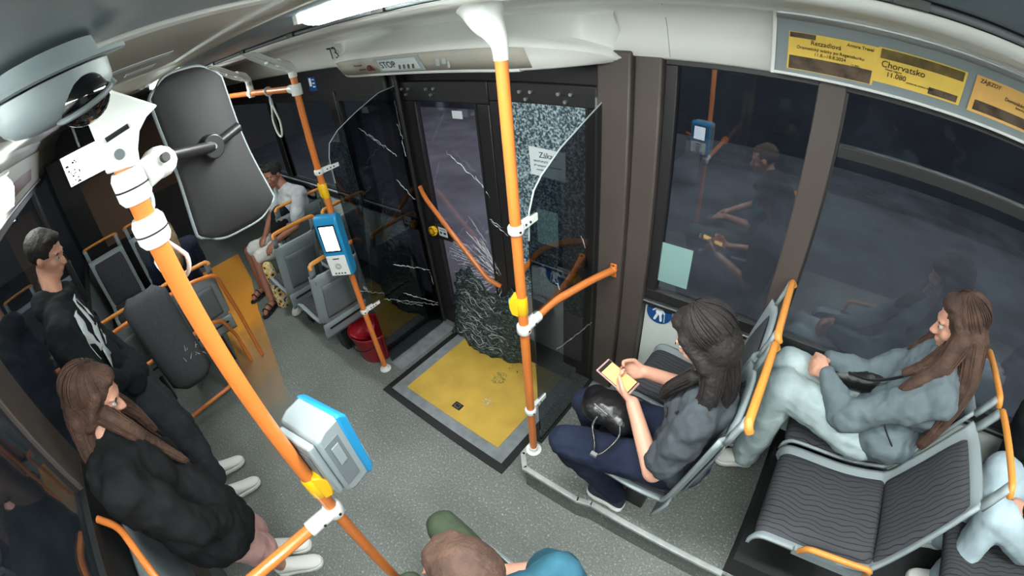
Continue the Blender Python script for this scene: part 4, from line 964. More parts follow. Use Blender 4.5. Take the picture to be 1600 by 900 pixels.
# ================================================================== RED BUCKET
bk = thing('bucket', (-2.44, 1.04, 0), 'red plastic mop bucket standing under the glass screen', 'bucket')
def shell_of_rev(g, c, prof_, n=36, sx=1, sy=1):
    P = []
    for z, r in prof_: P.append([(c[0] + r * sx * math.cos(2 * PI * k / n), c[1] + r * sy * math.sin(2 * PI * k / n), c[2] + z) for k in range(n + 1)])
    g.grid(P)
g = G(); shell_of_rev(g, (-2.42, 1.06, .002), [(0, .0), (0, .115), (.01, .12), (.24, .15), (.25, .158), (.262, .158)], sx=1.1); g.build('body', 'bucket_red', bk, solid=.004)
g = G(); P = []
for i in range(9):
    a = PI * (.15 + .7 * i / 8) + PI / 2 * 1.1; P.append([(-2.42 + 1.1 * .150 * math.cos(a), 1.06 + .150 * math.sin(a), .25), (-2.42 + .8 * .11 * math.cos(a), 1.06 + .11 * math.sin(a), .20), (-2.42 + .03 * math.cos(a), 1.06 + .03 * math.sin(a), .15)])
g.grid(P); g.build('wringer', 'bucket_red', bk, solid=.004)
G().tube([(-2.42 + .172 * math.cos(a), 1.06 - .156 * abs(math.cos(a)) * 0 - .158 * math.sin(a), .245 - .10 * math.sin(a)) for a in [PI * k / 16 for k in range(17)]], .004, 8).build('handle', 'black_plastic', bk)

# ================================================================== FAR END: screen, cabin wall
tv = thing('info_screen', (-4.5, -.18, 1.95), 'glowing white passenger information screen hanging at the far left', 'screen')
G().box((-4.56, -.42, 1.76), (-4.515, .0, 2.06)).build('case', 'black_plastic', tv, bevel=.008)
s_ = G().box((-4.514, -.40, 1.78), (-4.508, -.02, 2.045)).build('display', 'screen_white', tv, smooth=False)
g = G(); rnd = random.Random(3)
for k in range(30):
    y = rnd.uniform(-.38, -.27); z = rnd.uniform(1.79, 1.98); g.obox((-4.506, y, z), (.002, rnd.uniform(.006, .02), rnd.uniform(.006, .02)), Matrix.Rotation(rnd.uniform(0, 3), 3, 'X'))
g.build('tree_picture', 'grey_plastic_dark', s_, smooth=False)
G().cyl((-4.54, -.2, 2.06), (-4.54, -.2, 2.30), .012).build('hanger', 'lcd_grey', tv)
tag(G().box((-5.6, -.68, 0), (-5.5, .25, 2.02)).box((-5.5, -.40, .9), (-5.49, .0, 1.7), 1).build('partition_panel', ['black_plastic', 'tan_wall'], bevel=.01), 'dark cabin partition behind the far left seats', 'partition')
tag(G().box((XF + .02, .4, .9), (XF + .05, 1.5, 1.9)).build('windscreen', 'tan_wall'), 'brownish lit panel at the far end of the bus', 'panel')
# small monitor at the left wall and ad frame on the left cove
sm = thing('advert_frame', (-3.2, -.62, 2.0), 'tilted pale advert frame with dark red stripe at the left edge', 'advert frame')
def lc(x, v, d=0): return V((x, -.665 + .10 * v + d * .9, 1.98 + .22 * v - d * .4))
G().prism([lc(-4.6, 0), lc(-1.9, 0), lc(-1.9, 1), lc(-4.6, 1)], (0, .004, 0)).build('backing', 'ceiling_beige', sm, smooth=False)
G().prism([lc(-4.0, .25, .006), lc(-2.6, .25, .006), lc(-2.6, .6, .006), lc(-4.0, .6, .006)], (0, .002, 0)).build('stripe', 'red_panel', sm, smooth=False)
G().tube([lc(-4.6, 0, .01), lc(-1.9, 0, .01)], .012, 10).build('lower_profile', 'aluminium', sm)
cl_ = thing('curtain_light', (-3.6, -.55, 2.2), 'bright folded lit lamp end beside the dome camera', 'lamp')
rnd = random.Random(8)
G().grid([[(-2.75 + .10 * j, -.56 + .02 * math.sin(j * 2.1 + i), 2.17 - .035 * i) for j in range(6)] for i in range(5)]).build('lens', 'lamp_lens', cl_, solid=.004)
G().tube([(-2.78, -.55, 2.19), (-2.2, -.55, 2.19)], .012, 10).build('frame', 'white_plastic', cl_)
ring_h = thing('wall_handle', (-4.06, W - .03, .90), 'black ring handle on the sill behind the yellow stop button', 'handle')
G().tube([(-4.06 + .16 * math.cos(a), W - .06, .86 + .07 * math.sin(a)) for a in [2 * PI * k / 24 for k in range(24)]], .016, 8, closed=True).build('ring', 'rubber_black', ring_h)
ring2 = thing('wall_handle', (-4.6, OW + .06, .8), 'black ring handle on the left wall beside the dark seats', 'handle')
G().tube([(-3.75 + .12 * math.cos(a), OW + .05, .86 + .06 * math.sin(a)) for a in [2 * PI * k / 24 for k in range(24)]], .014, 8, closed=True).build('ring', 'rubber_black', ring2)
# tan floor marking along the far aisle
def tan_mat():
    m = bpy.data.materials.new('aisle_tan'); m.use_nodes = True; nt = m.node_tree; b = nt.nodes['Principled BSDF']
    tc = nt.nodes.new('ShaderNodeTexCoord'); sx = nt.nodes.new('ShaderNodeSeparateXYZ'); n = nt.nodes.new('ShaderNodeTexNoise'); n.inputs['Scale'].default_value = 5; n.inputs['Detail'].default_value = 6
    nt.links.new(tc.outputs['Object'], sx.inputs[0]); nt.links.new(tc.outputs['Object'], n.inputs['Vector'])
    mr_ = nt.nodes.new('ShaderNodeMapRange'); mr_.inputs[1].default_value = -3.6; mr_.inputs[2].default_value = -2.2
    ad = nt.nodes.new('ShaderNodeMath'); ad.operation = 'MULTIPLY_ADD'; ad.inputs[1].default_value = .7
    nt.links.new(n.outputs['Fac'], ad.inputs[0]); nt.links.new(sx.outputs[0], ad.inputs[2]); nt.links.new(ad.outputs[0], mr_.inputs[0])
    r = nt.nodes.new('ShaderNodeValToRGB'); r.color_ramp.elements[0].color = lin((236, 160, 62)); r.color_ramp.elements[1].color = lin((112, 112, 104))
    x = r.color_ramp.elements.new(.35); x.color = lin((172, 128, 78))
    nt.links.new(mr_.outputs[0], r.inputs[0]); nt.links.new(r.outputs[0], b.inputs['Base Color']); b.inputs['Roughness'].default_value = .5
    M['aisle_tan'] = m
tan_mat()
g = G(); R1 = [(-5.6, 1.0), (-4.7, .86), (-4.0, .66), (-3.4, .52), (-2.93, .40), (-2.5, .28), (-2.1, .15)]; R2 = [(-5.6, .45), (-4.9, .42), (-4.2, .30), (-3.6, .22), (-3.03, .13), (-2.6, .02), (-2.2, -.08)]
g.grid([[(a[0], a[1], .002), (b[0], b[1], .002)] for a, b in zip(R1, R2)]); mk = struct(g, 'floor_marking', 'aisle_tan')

# ================================================================== OUTSIDE
struct(G().box((-14, W + .3, -.42), (12, 12, -.40)), 'ground_street', 'asphalt')
struct(G().box((-14, OW - 9, -.42), (12, OW - .3, -.40)), 'ground_kerb', 'asphalt')
struct(G().box((-14, 9.5, -.4), (12, 9.7, 7)), 'facade_right', 'facade')
struct(G().box((-14, OW - 7.2, -.4), (12, OW - 7, 7)), 'facade_left', 'facade')
# ================================================================== PEOPLE
def tex(name, size):
    t = bpy.data.textures.get(name) or bpy.data.textures.new(name, 'CLOUDS'); t.noise_scale = size; t.noise_depth = 3; return t
def organic(g, name, m, parent=None, voxel=.010, smooth=4, fold=0, fscale=.08, origin=None):
    o = g.build(name, m, parent, smooth=True, origin=origin)
    r = o.modifiers.new('remesh', 'REMESH'); r.mode = 'VOXEL'; r.voxel_size = voxel; r.use_smooth_shade = True
    s = o.modifiers.new('smooth', 'SMOOTH'); s.iterations = smooth; s.factor = .6
    if fold:
        d = o.modifiers.new('fold', 'DISPLACE'); d.texture = tex('folds_%d' % int(fscale * 1000), fscale); d.strength = fold; d.mid_level = .5; d.texture_coords = 'LOCAL'
        s = o.modifiers.new('smooth2', 'SMOOTH'); s.iterations = 1
    return o
def frame_of(f, up=(0, 0, 1)):
    f = V(f).normalized(); s = V(up).cross(f).normalized(); u = f.cross(s)      # s = the person's left
    return f, s, u, Matrix((f, s, u)).transposed()
def head_shapes(g, c, f, k=1.0):
    f, s, u, R = frame_of(f); c = V(c)
    P = lambda a, b, d: c + (f * a + s * b + u * d) * k
    E_ = lambda a, b, d, r: g.sphere(P(a, b, d), tuple(x * k for x in r), R, 16)
    E_(-.012, 0, .030, (.095, .075, .088)); E_(.022, 0, -.025, (.066, .060, .080)); E_(.035, 0, -.072, (.046, .044, .034)); E_(.066, 0, -.092, (.020, .022, .018))
    g.cap(P(.084, 0, .008), P(.106, 0, -.028), .008 * k, .0125 * k); E_(.097, .011, -.033, (.010, .008, .007)); E_(.097, -.011, -.033, (.010, .008, .007))
    E_(.072, 0, .026, (.020, .052, .012)); E_(.052, .036, -.026, (.026, .022, .024)); E_(.052, -.036, -.026, (.026, .022, .024))
    E_(.084, 0, -.056, (.012, .024, .0065)); E_(.082, 0, -.068, (.012, .020, .0065))
    E_(-.005, .077, -.008, (.018, .009, .030)); E_(-.005, -.077, -.008, (.018, .009, .030))
def eyes(parent, c, f, k=1.0):
    f, s, u, R = frame_of(f); c = V(c)
    for sg in (-1, 1):
        p = c + (f * .075 + s * sg * .031 + u * .004) * k
        e = G().sphere(p, .0112 * k, R, 14).build('eye', 'eye_white', parent)
        G().sphere(p + f * .0072 * k, (.0052 * k, .0062 * k, .0062 * k), R, 12).build('iris', 'eye_dark', e)
        G().tube([p + (f * .008 + s * a + u * b) * k for a, b in ((-.018, .018), (-.004, .024), (.016, .019))], [.002, .0035, .0015], 6).build('eyebrow', 'hair_dark', parent)
def hand(g, w, d, n, th, curl=.5, k=1.0, spread=.0205):
    """w wrist, d hand direction, n palm normal, th side of the thumb"""
    w = V(w); d = V(d).normalized(); n = V(n); n = (n - d * n.dot(d)).normalized(); t = V(th); t = (t - d * t.dot(d) - n * t.dot(n)).normalized()
    kn = []
    for i, off in enumerate((1.5, .5, -.5, -1.5)):
        b = w + (d * (.080 - .006 * abs(i - 1)) + t * off * spread) * k; kn.append(b); g.cap(w + (d * .012 + t * off * .011) * k, b, .0135 * k, .0112 * k)
    for i, (b, L) in enumerate(zip(kn, (.068, .076, .072, .058))):
        p = b; a = .25 * curl; r = .0088 - (.001 if i == 3 else 0)
        for j, seg in enumerate((.44, .32, .24)):
            a += curl * (.55, .75, .5)[j]; q = p + (d * math.cos(a) + n * math.sin(a)) * L * seg * k
            g.cap(p, q, (r - .0007 * j) * k, (r - .0009 * (j + 1)) * k, 10); p = q
    p = w + (d * .022 + t * .020) * k; q = p + (d * .032 + t * .026 + n * .012) * k; g.cap(p, q, .0135 * k, .0105 * k); a = q + (d * .028 + t * (.012 - .014 * curl) + n * .012) * k; g.cap(q, a, .0100 * k, .0090 * k); g.cap(a, a + (d * .022 - t * .006 * curl + n * .008) * k, .0088 * k, .0075 * k)
def torso_shapes(g, J, e=0, k=1.0, hem=None, hips=True):
    f, s, u, R = frame_of(J['f']); pel = V(J['pelvis']); ch = V(J['chest']); nk = V(J['neck']); up = (ch - pel).normalized()
    _, _, _, R2 = frame_of((f - up * f.dot(up)), up)
    md = pel.lerp(ch, .5)
    if hips: g.sphere(pel, ((.115 + e) * k, (.160 + e) * k, (.115 + e) * k), R2, 18)
    g.sphere(md, ((.100 + e) * k, (.135 + e) * k, .15 * k), R2, 18); g.sphere(ch, ((.115 + e) * k, (.150 + e) * k, (.17 + e * .5) * k), R2, 18)
    for sh in ('shL', 'shR'): g.cap(nk.lerp(ch, .25) , V(J[sh]), (.058 + e) * k, (.050 + e) * k); g.cap(ch, V(J[sh]), .09 * k, (.052 + e) * k)
def limb(g, J, names, rs, e=0, t0=0, t1=1):
    for (a, b), (r1, r2) in zip(zip(names[:-1], names[1:]), zip(rs[:-1], rs[1:])):
        g.cap(J[a], J[b], r1 + e, r2 + e)
def foot_shapes(g, an, toe, e=0, shod=True):
    an = V(an); toe = V(toe)
    if shod: g.cap(an, an + V((0, 0, -.030)), .030, .026); g.cap(an + V((0, 0, -.045)), an.lerp(toe, .65) + V((0, 0, -.006)), .022, .016); return
    g.cap(an, an + V((0, 0, -.035)), .036 + e, .034 + e); d = (toe - an); h = an + V((0, 0, -.045)) - d.normalized() * .03
    g.cap(h, toe - d.normalized() * .03, .030 + e, .030 + e); g.cap(toe - d.normalized() * .06, toe, .034 + e, .026 + e)
def person(label, J, skin='skin', shod=True, voxel=.008, k=1.0, hands=(), hk=1.0, group=None):
    g = G(); torso_shapes(g, J, 0, k); nk = V(J['neck']); hd_ = V(J['head'])
    f = V(J['face']).normalized(); _, _, u, _ = frame_of(f)
    g.cap(nk - V((0, 0, .03)), hd_ - u * .07 - f * .015, .056 * k, .052 * k)
    head_shapes(g, hd_, f, hk)
    for S in 'LR':
        limb(g, J, ['sh' + S, 'el' + S, 'wr' + S], [.047 * k, .038 * k, .027 * k])
        limb(g, J, ['hip' + S, 'kn' + S, 'an' + S], [.080 * k, .056 * k, .038 * k]); foot_shapes(g, J['an' + S], J['toe' + S], 0, shod)
    for h in hands: hand(g, *h)
    o = organic(g, 'person', skin, None, voxel, 3, origin=J['pelvis']); tag(o, label, 'person', group); eyes(o, hd_, f, hk)
    return o
def hair(parent, J, m, strands=(), hk=1.0, short=False, voxel=.008):
    f, s, u, R = frame_of(J['face']); c = V(J['head'])
    g = G(); P = lambda a, b, d: c + (f * a + s * b + u * d) * hk
    g.sphere(P(-.024, 0, .040), (.098 * hk, .086 * hk, .092 * hk), R, 18)
    g.sphere(P(.030, 0, .088), (.050 * hk, .062 * hk, .030 * hk), R, 14)
    if not short:
        g.sphere(P(-.045, 0, -.02), (.075 * hk, .084 * hk, .09 * hk), R, 16)
        for sg in (-1, 1): g.cap(P(.02, .074 * sg, .05), P(-.01, .082 * sg, -.06), .020 * hk, .022 * hk)
    for st in strands:
        pts = smooth_path(st[0], 4); r0, r1 = st[1]
        for a, b, i in zip(pts[:-1], pts[1:], range(99)):
            t = i / len(pts); g.cap(a, b, r0 + (r1 - r0) * t, r0 + (r1 - r0) * (t + 1 / len(pts)), 10)
    o = organic(g, 'hair', m, parent, voxel, 3, fold=.010, fscale=.018)
    if strands:                                      # loose strands combed over the skull and along every lock
        rn = random.Random(len(strands) + int(abs(c.x) * 100)); g = G()
        for k_ in range(46):
            a = rn.uniform(.9, 2 * PI - .9); e0 = rn.uniform(.0, .5); pts = []
            for q_ in range(9):
                el = PI / 2 - e0 - q_ * .19; ca = max(0, math.cos(el)); r_ = 1.01
                pts.append(P(-.026 + .098 * r_ * ca * math.cos(a + .05 * q_), .088 * r_ * ca * math.sin(a + .05 * q_), .040 + .093 * r_ * math.sin(el)))
            g.tube(pts, [.0005] + [.0026] * 7 + [.0006], 5)
        for st in strands:
            sp = smooth_path(st[0], 4); r0, r1 = st[1]
            for k_ in range(16):
                a = rn.uniform(0, 2 * PI); tw = rn.uniform(-.6, .6); pts = []
                for i_, p in enumerate(sp):
                    t_ = i_ / (len(sp) - 1); d_ = (sp[min(i_ + 1, len(sp) - 1)] - sp[max(i_ - 1, 0)]).normalized(); o1 = d_.orthogonal().normalized(); o2 = d_.cross(o1)
                    rr = (r0 + (r1 - r0) * t_) * 1.0; pts.append(p + (o1 * math.cos(a + tw * t_) + o2 * math.sin(a + tw * t_)) * rr)
                end = pts[-1] + (pts[-1] - pts[-2]) * rn.uniform(.6, 1.6); pts.append(end)
                g.tube(pts, [.0008] + [.0028] * (len(pts) - 2) + [.0004], 5)
        tag(g.build('loose_strands', m, o), kind='stuff')
    return o
def garment(name, m, parent, build, voxel=.010, fold=.022, fscale=.07, smooth=4):
    g = G(); build(g); return organic(g, name, m, parent, voxel, smooth, fold, fscale)
def sneaker(parent, an, toe, m='shoe_white', sole='sole_white', laces=True):
    an = V(an); toe = V(toe); d = toe - an; d.z = 0; L = d.length; d.normalize(); s = V((-d.y, d.x, 0)); z0 = min(an.z - .085, toe.z - .03)
    heel = V((an.x, an.y, 0)) - d * .055; tl = L + .055 + .03
    def ring(t, h0, h1, wd): return [heel + d * t * tl + s * (math.sin(a) * wd) + V((0, 0, z0 + h0 + (h1 - h0) * (.5 - .5 * math.cos(a)))) for a in [2 * PI * q / 16 for q in range(16)]]
    st = [(0, .02, .085, .014), (.03, .018, .108, .034), (.15, .018, .120, .042), (.33, .018, .118, .042), (.48, .018, .095, .042), (.68, .018, .066, .045), (.85, .018, .052, .044), (.96, .018, .042, .030), (1.0, .02, .034, .010)]
    P = [ring(*q) for q in st]; n = 16; g = G()
    g.add([v for r in P for v in r], [(i * n + k_, i * n + (k_ + 1) % n, (i + 1) * n + (k_ + 1) % n, (i + 1) * n + k_) for i in range(len(P) - 1) for k_ in range(n)] + [tuple(range(n)), tuple(range((len(P) - 1) * n, len(P) * n))])
    o = g.build('shoe', m, parent, subsurf=1)
    w2 = [(0, .020), (.05, .034), (.2, .038), (.35, .037), (.5, .041), (.7, .048), (.85, .046), (.95, .034), (1.0, .016)]
    out = [heel + d * t * tl + s * w_ + V((0, 0, z0)) for t, w_ in w2] + [heel + d * t * tl - s * w_ + V((0, 0, z0)) for t, w_ in reversed(w2)]
    G().prism(out, (0, 0, .026)).build('sole', sole, o, bevel=.006)
    if laces:
        g = G()
        for q in range(5):
            t = .36 + q * .075; h = .093 - q * .0075; g.tube([heel + d * t * tl - s * .020 + V((0, 0, z0 + h - .004)), heel + d * t * tl + V((0, 0, z0 + h + .005)), heel + d * (t + .02) * tl + s * .020 + V((0, 0, z0 + h - .004))], .0022, 6)
        g.build('laces', 'strap_white', o)
    return o

# ---- woman with the phone
J = dict(f=(-1, 0, 0), face=(-.80, .08, -.62), pelvis=(-.10, 1.04, .73), chest=(-.085, 1.04, 1.00), neck=(-.10, 1.04, 1.16), head=(-.145, 1.03, 1.32),
         shL=(-.075, .885, 1.10), shR=(-.075, 1.20, 1.10), elL=(-.150, .815, .845), elR=(-.15, 1.25, .86), wrL=(-.335, 1.005, .915), wrR=(-.36, 1.17, .925),
         hipL=(-.13, .95, .70), hipR=(-.13, 1.13, .70), knL=(-.535, .845, .695), knR=(-.56, 1.07, .70), anL=(-.31, .945, .300), anR=(-.46, 1.12, .30), toeL=(-.43, .955, .225), toeR=(-.62, 1.14, .215))
p4 = person('seated woman in a charcoal tee and navy jeans looking at her phone', J, hk=.95, voxel=.0055, hands=[((-.335, 1.005, .915), (-.78, .30, .22), (.3, .55, .5), (.1, .2, 1), .75), ((-.36, 1.17, .925), (-.70, -.45, .1), (.25, -.7, .5), (.2, .3, 1), .8)])
hair(p4, J, 'hair_dark', hk=.97, strands=[([(-.09, .98, 1.28), (-.07, .94, 1.18), (-.10, .93, 1.10), (-.17, .95, 1.03)], (.040, .022)), ([(-.08, 1.04, 1.30), (-.03, 1.02, 1.18), (-.04, .98, 1.08)], (.048, .028)), ([(-.10, 1.10, 1.28), (-.06, 1.13, 1.16), (-.12, 1.12, 1.06)], (.040, .022)), ([(-.14, .975, 1.20), (-.20, .97, 1.12), (-.22, .99, 1.05)], (.028, .016))])
def b(g):
    torso_shapes(g, J, .016)
    for S in 'LR': g.cap(J['sh' + S], V(J['sh' + S]).lerp(V(J['el' + S]), .72), .066, .068)
garment('tee_shirt', 'grey_tee', p4, b, .008, .036, .06, 3)
def b(g):
    g.sphere(V(J['pelvis']) + V((0, 0, -.03)), (.135, .175, .105))
    for S in 'LR': limb(g, J, ['hip' + S, 'kn' + S, 'an' + S], [.092, .074, .052], .0)
garment('jeans', 'navy_jeans', p4, b, .010, .020, .06)
for S in 'LR': sneaker(p4, J['an' + S], J['toe' + S], 'shoe_navy')
# phone
pn = thing('phone', (-.42, 1.05, .95), 'phone with a glowing yellow screen and pale pink case in the woman\'s hands', 'phone')
pa_, pb_, pc_, pd_ = V((-.500, 1.105, .985)), V((-.345, 1.085, .945)), V((-.360, 1.005, .935)), V((-.515, 1.030, .975))
nn = (pb_ - pa_).cross(pd_ - pa_).normalized(); nn = nn if nn.z > 0 else -nn
G().prism([pa_, pb_, pc_, pd_], nn * -.009).build('case', 'pink_skirt', pn, bevel=.004)
cc = (pa_ + pb_ + pc_ + pd_) / 4
q = [cc + (p - cc) * .90 + nn * .0008 for p in (pa_, pb_, pc_, pd_)]
G().prism(q, nn * .0008).build('glass', 'black_plastic', pn)
q2 = [cc + (p - cc) * .84 + nn * .0018 for p in (pa_, pb_, pc_, pd_)]; q2[0] = q2[0].lerp(q2[1], .08); q2[3] = q2[3].lerp(q2[2], .08)
sc2 = G().prism(q2, nn * .0004).build('screen', 'screen_phone', pn, smooth=False)
# handbag on her lap
hbg = thing('handbag', (-.42, .97, .79), 'small black leather handbag on the lap of the woman with the phone', 'handbag')
g = G(); g.sphere((-.43, 1.00, .825), (.115, .085, .062), Matrix.Rotation(.35, 3, 'Z')); g.cap((-.50, 1.03, .81), (-.36, .97, .81), .060, .055); organic(g, 'body', 'leather_black', hbg, .007, 3, .012, .05)
G().tube(smooth_path([(-.44, .925, .845), (-.44, .89, .82), (-.40, .84, .80), (-.375, .80, .79), (-.35, .83, .795), (-.33, .90, .82), (-.35, .94, .845)]), .0055, 8).build('strap', 'leather_black', hbg)
G().tube([(-.47, .95, .878), (-.40, .93, .880)], .003, 6).build('zip', 'aluminium', hbg)
G().box((-.39, .790, .788), (-.365, .805, .800)).build('buckle', 'aluminium', hbg)

# ---- grey hoodie person
J = dict(f=(-1, .05, 0), face=(-.9, .12, -.35), pelvis=(.63, 1.53, .81), chest=(.735, 1.52, 1.07), neck=(.755, 1.525, 1.23), head=(.735, 1.545, 1.37),
         shL=(.74, 1.375, 1.16), shR=(.74, 1.63, 1.15), elL=(.455, 1.385, .90), elR=(.52, 1.62, .95), wrL=(.335, 1.50, .975), wrR=(.345, 1.60, .975),
         hipL=(.58, 1.44, .775), hipR=(.58, 1.60, .78), knL=(.185, 1.475, .845), knR=(.185, 1.605, .86), anL=(.175, 1.50, .30), anR=(.20, 1.61, .32), toeL=(.06, 1.46, .235), toeR=(.08, 1.60, .24))
p5 = person('long-haired person in a grey hoodie and light jeans by the large window', J, voxel=.006, hands=[((.335, 1.50, .975), (-.75, .40, -.05), (-.1, .7, -.4), (-.2, .2, 1), .9), ((.345, 1.60, .975), (-.75, -.35, -.15), (-.1, -.6, -.5), (0, .1, 1), .9)])
hair(p5, J, 'hair_brown', [([(.80, 1.50, 1.36), (.84, 1.44, 1.22), (.82, 1.38, 1.08), (.80, 1.36, .94)], (.062, .022)), ([(.74, 1.47, 1.36), (.70, 1.42, 1.24), (.63, 1.40, 1.15), (.60, 1.40, 1.08)], (.046, .018)), ([(.72, 1.48, 1.30), (.66, 1.47, 1.20), (.60, 1.46, 1.15)], (.036, .014)), ([(.80, 1.56, 1.34), (.86, 1.54, 1.18), (.83, 1.46, 1.05)], (.06, .03)), ([(.74, 1.62, 1.34), (.70, 1.64, 1.22), (.64, 1.63, 1.14)], (.04, .016))])
def b(g):
    torso_shapes(g, J, .034); g.sphere((.68, 1.505, .84), (.185, .205, .125))
    for S in 'LR': limb(g, J, ['sh' + S, 'el' + S, 'wr' + S], [.080, .066, .042])
    g.sphere((.83, 1.52, 1.20), (.085, .12, .07)); g.cap((.70, 1.44, 1.19), (.70, 1.60, 1.18), .05, .05)
garment('hoodie', 'grey_hoodie', p5, b, .009, .042, .085, 4)
def b(g):
    g.sphere(V(J['pelvis']) + V((0, 0, -.03)), (.14, .18, .10))
    for S in 'LR': limb(g, J, ['hip' + S, 'kn' + S, 'an' + S], [.112, .086, .074], .0)
garment('jeans', 'light_jeans', p5, b, .009, .030, .10, 4)
for S in 'LR': sneaker(p5, J['an' + S], J['toe' + S])
sbg = thing('shoulder_bag', (.50, 1.58, .93), 'black shoulder bag with long strap on the lap of the grey hoodie person', 'handbag')
g = G(); g.cap((.40, 1.58, .925), (.58, 1.585, .97), .050, .060); organic(g, 'body', 'leather_black', sbg, .008, 3, .012, .05)
G().tube(smooth_path([(.42, 1.54, .99), (.52, 1.50, 1.03), (.62, 1.47, 1.13), (.70, 1.42, 1.225)]), .006, 8).build('strap', 'leather_black', sbg)
G().tube(smooth_path([(.57, 1.34, 1.02), (.62, 1.325, .96), (.70, 1.33, .88)]), .0035, 8).build('cord', 'rubber_black', sbg)

# ---- person in pale jeans behind (right edge)
J = dict(f=(-1, 0, 0), face=(-1, 0, -.1), pelvis=(1.66, 1.30, .80), chest=(1.72, 1.32, 1.10), neck=(1.74, 1.32, 1.26), head=(1.74, 1.32, 1.41), shL=(1.70, 1.15, 1.18), shR=(1.70, 1.50, 1.18), elL=(1.55, 1.12, .92), elR=(1.45, 1.50, .95), wrL=(1.42, 1.25, .92), wrR=(1.38, 1.44, .93),
         hipL=(1.58, 1.22, .77), hipR=(1.58, 1.40, .78), knL=(1.28, 1.24, .84), knR=(1.27, 1.42, .90), anL=(1.30, 1.15, .43), anR=(1.28, 1.38, .43), toeL=(1.17, 1.15, .39), toeR=(1.15, 1.37, .39))
p7 = person('seated person cut by the right edge in pale blue jeans', J, hands=[((1.42, 1.25, .92), (-.8, .1, -.3), (0, .3, -1), (0, 1, .2), .4), ((1.38, 1.44, .93), (-.8, -.1, -.3), (0, -.3, -1), (0, -1, .2), .4)])
hair(p7, J, 'hair_dark', short=True)
def b(g):
    torso_shapes(g, J, .03)
    for S in 'LR': limb(g, J, ['sh' + S, 'el' + S, 'wr' + S], [.075, .060, .040])
garment('jacket', 'black_shirt', p7, b, .012)
def b(g):
    g.sphere(V(J['pelvis']) + V((0, 0, -.03)), (.14, .17, .10))
    for S in 'LR': limb(g, J, ['hip' + S, 'kn' + S, 'an' + S], [.10, .088, .072], .0)
garment('jeans', 'pale_jeans', p7, b, .010, .022, .10)
for S in 'LR': sneaker(p7, J['an' + S], J['toe' + S])
bkp = thing('backpack', (1.32, 1.60, .9), 'black backpack standing on the window seat at the right edge', 'bag')
g = G(); g.cap((1.42, 1.57, .80), (1.34, 1.57, 1.10), .09, .10); organic(g, 'body', 'black_shirt', bkp, .010, 3, .02, .06)

# ---- man below the camera
J = dict(f=(-1, .05, 0), face=(-.92, .05, -.30), pelvis=(-.16, .13, .60), chest=(-.20, .14, .92), neck=(-.235, .125, 1.10), head=(-.315, .115, 1.235), shL=(-.18, -.04, 1.03), shR=(-.185, .285, 1.02), elL=(-.30, -.12, .80), elR=(-.27, .34, .78), wrL=(-.50, -.02, .72), wrR=(-.52, .16, .72),
         hipL=(-.20, .04, .56), hipR=(-.20, .22, .56), knL=(-.66, .02, .57), knR=(-.735, .285, .575), anL=(-.62, .05, .12), anR=(-.62, .28, .12), toeL=(-.76, .05, .04), toeR=(-.75, .30, .04))
p6 = person('man in a teal shirt and green trousers seen from above at the bottom edge', J, voxel=.007, hands=[((-.50, -.02, .72), (-.8, .2, -.2), (0, .3, -1), (0, 1, .2), .4), ((-.52, .16, .72), (-.8, -.2, -.2), (0, -.3, -1), (0, -1, .2), .4)])
hair(p6, J, 'hair_brown', short=True, hk=.94)
def b(g):
    torso_shapes(g, J, .022)
    for S in 'LR': g.cap(J['sh' + S], V(J['sh' + S]).lerp(V(J['el' + S]), .75), .074, .078)
garment('shirt', 'teal_shirt', p6, b, .009, .030, .08)
def b(g):
    g.sphere(V(J['pelvis']) + V((0, 0, -.03)), (.14, .17, .10))
    for S in 'LR': limb(g, J, ['hip' + S, 'kn' + S, 'an' + S], [.095, .072, .060], .0)
garment('trousers', 'green_trousers', p6, b, .010, .02, .08)
for S in 'LR': sneaker(p6, J['an' + S], J['toe' + S], 'shoe_navy')
seat('bus_seat', -.60, -.08, .36, .47, .47, .98, .42, .14, 'seat under the man in the teal shirt at the bottom edge', 'seats by the near pole')

# ---- standing man with the printed hoodie
J = dict(f=(0, 1, 0), face=(.35, .85, -.45), pelvis=(-2.36, -.49, .95), chest=(-2.30, -.545, 1.36), neck=(-2.35, -.53, 1.57), head=(-2.42, -.475, 1.755), shL=(-2.49, -.54, 1.48), shR=(-2.11, -.545, 1.48), elL=(-2.57, -.49, 1.20), elR=(-2.04, -.50, 1.20), wrL=(-2.44, -.40, 1.06), wrR=(-2.20, -.40, 1.06),
         hipL=(-2.46, -.43, .92), hipR=(-2.27, -.43, .92), knL=(-2.42, -.38, .50), knR=(-2.20, -.38, .50), anL=(-2.385, -.43, .09), anR=(-2.135, -.42, .09), toeL=(-2.36, -.24, .04), toeR=(-2.115, -.23, .04))
p2 = person('man leaning on the left wall in a black hoodie with white print', J, hands=[((-2.44, -.40, 1.06), (.7, .0, -.5), (0, -1, 0), (.2, 0, 1), .6), ((-2.20, -.40, 1.06), (-.7, .0, -.5), (0, -1, 0), (-.2, 0, 1), .6)])
hair(p2, J, 'hair_dark', short=True)
def b(g):
    torso_shapes(g, J, .032); g.sphere(V(J['pelvis']) + V((0, .01, .06)), (.20, .165, .14)); g.cap((-2.45, -.41, 1.04), (-2.2, -.41, 1.04), .075, .075); g.sphere(V(J['neck']) + V((0, -.06, 0)), (.115, .075, .075)); g.tube([V(J['neck']) + V((math.cos(a) * .085, math.sin(a) * .075 + .01, -.005)) for a in [2 * PI * q_ / 16 for q_ in range(16)]], .035, 10, closed=True)
    for S in 'LR': limb(g, J, ['sh' + S, 'el' + S, 'wr' + S], [.082, .070, .046])
hdp = garment('hoodie', 'black_hoodie', p2, b, .010, .045, .09, 3)
g = G()   # white lettering-like print wrapping the chest
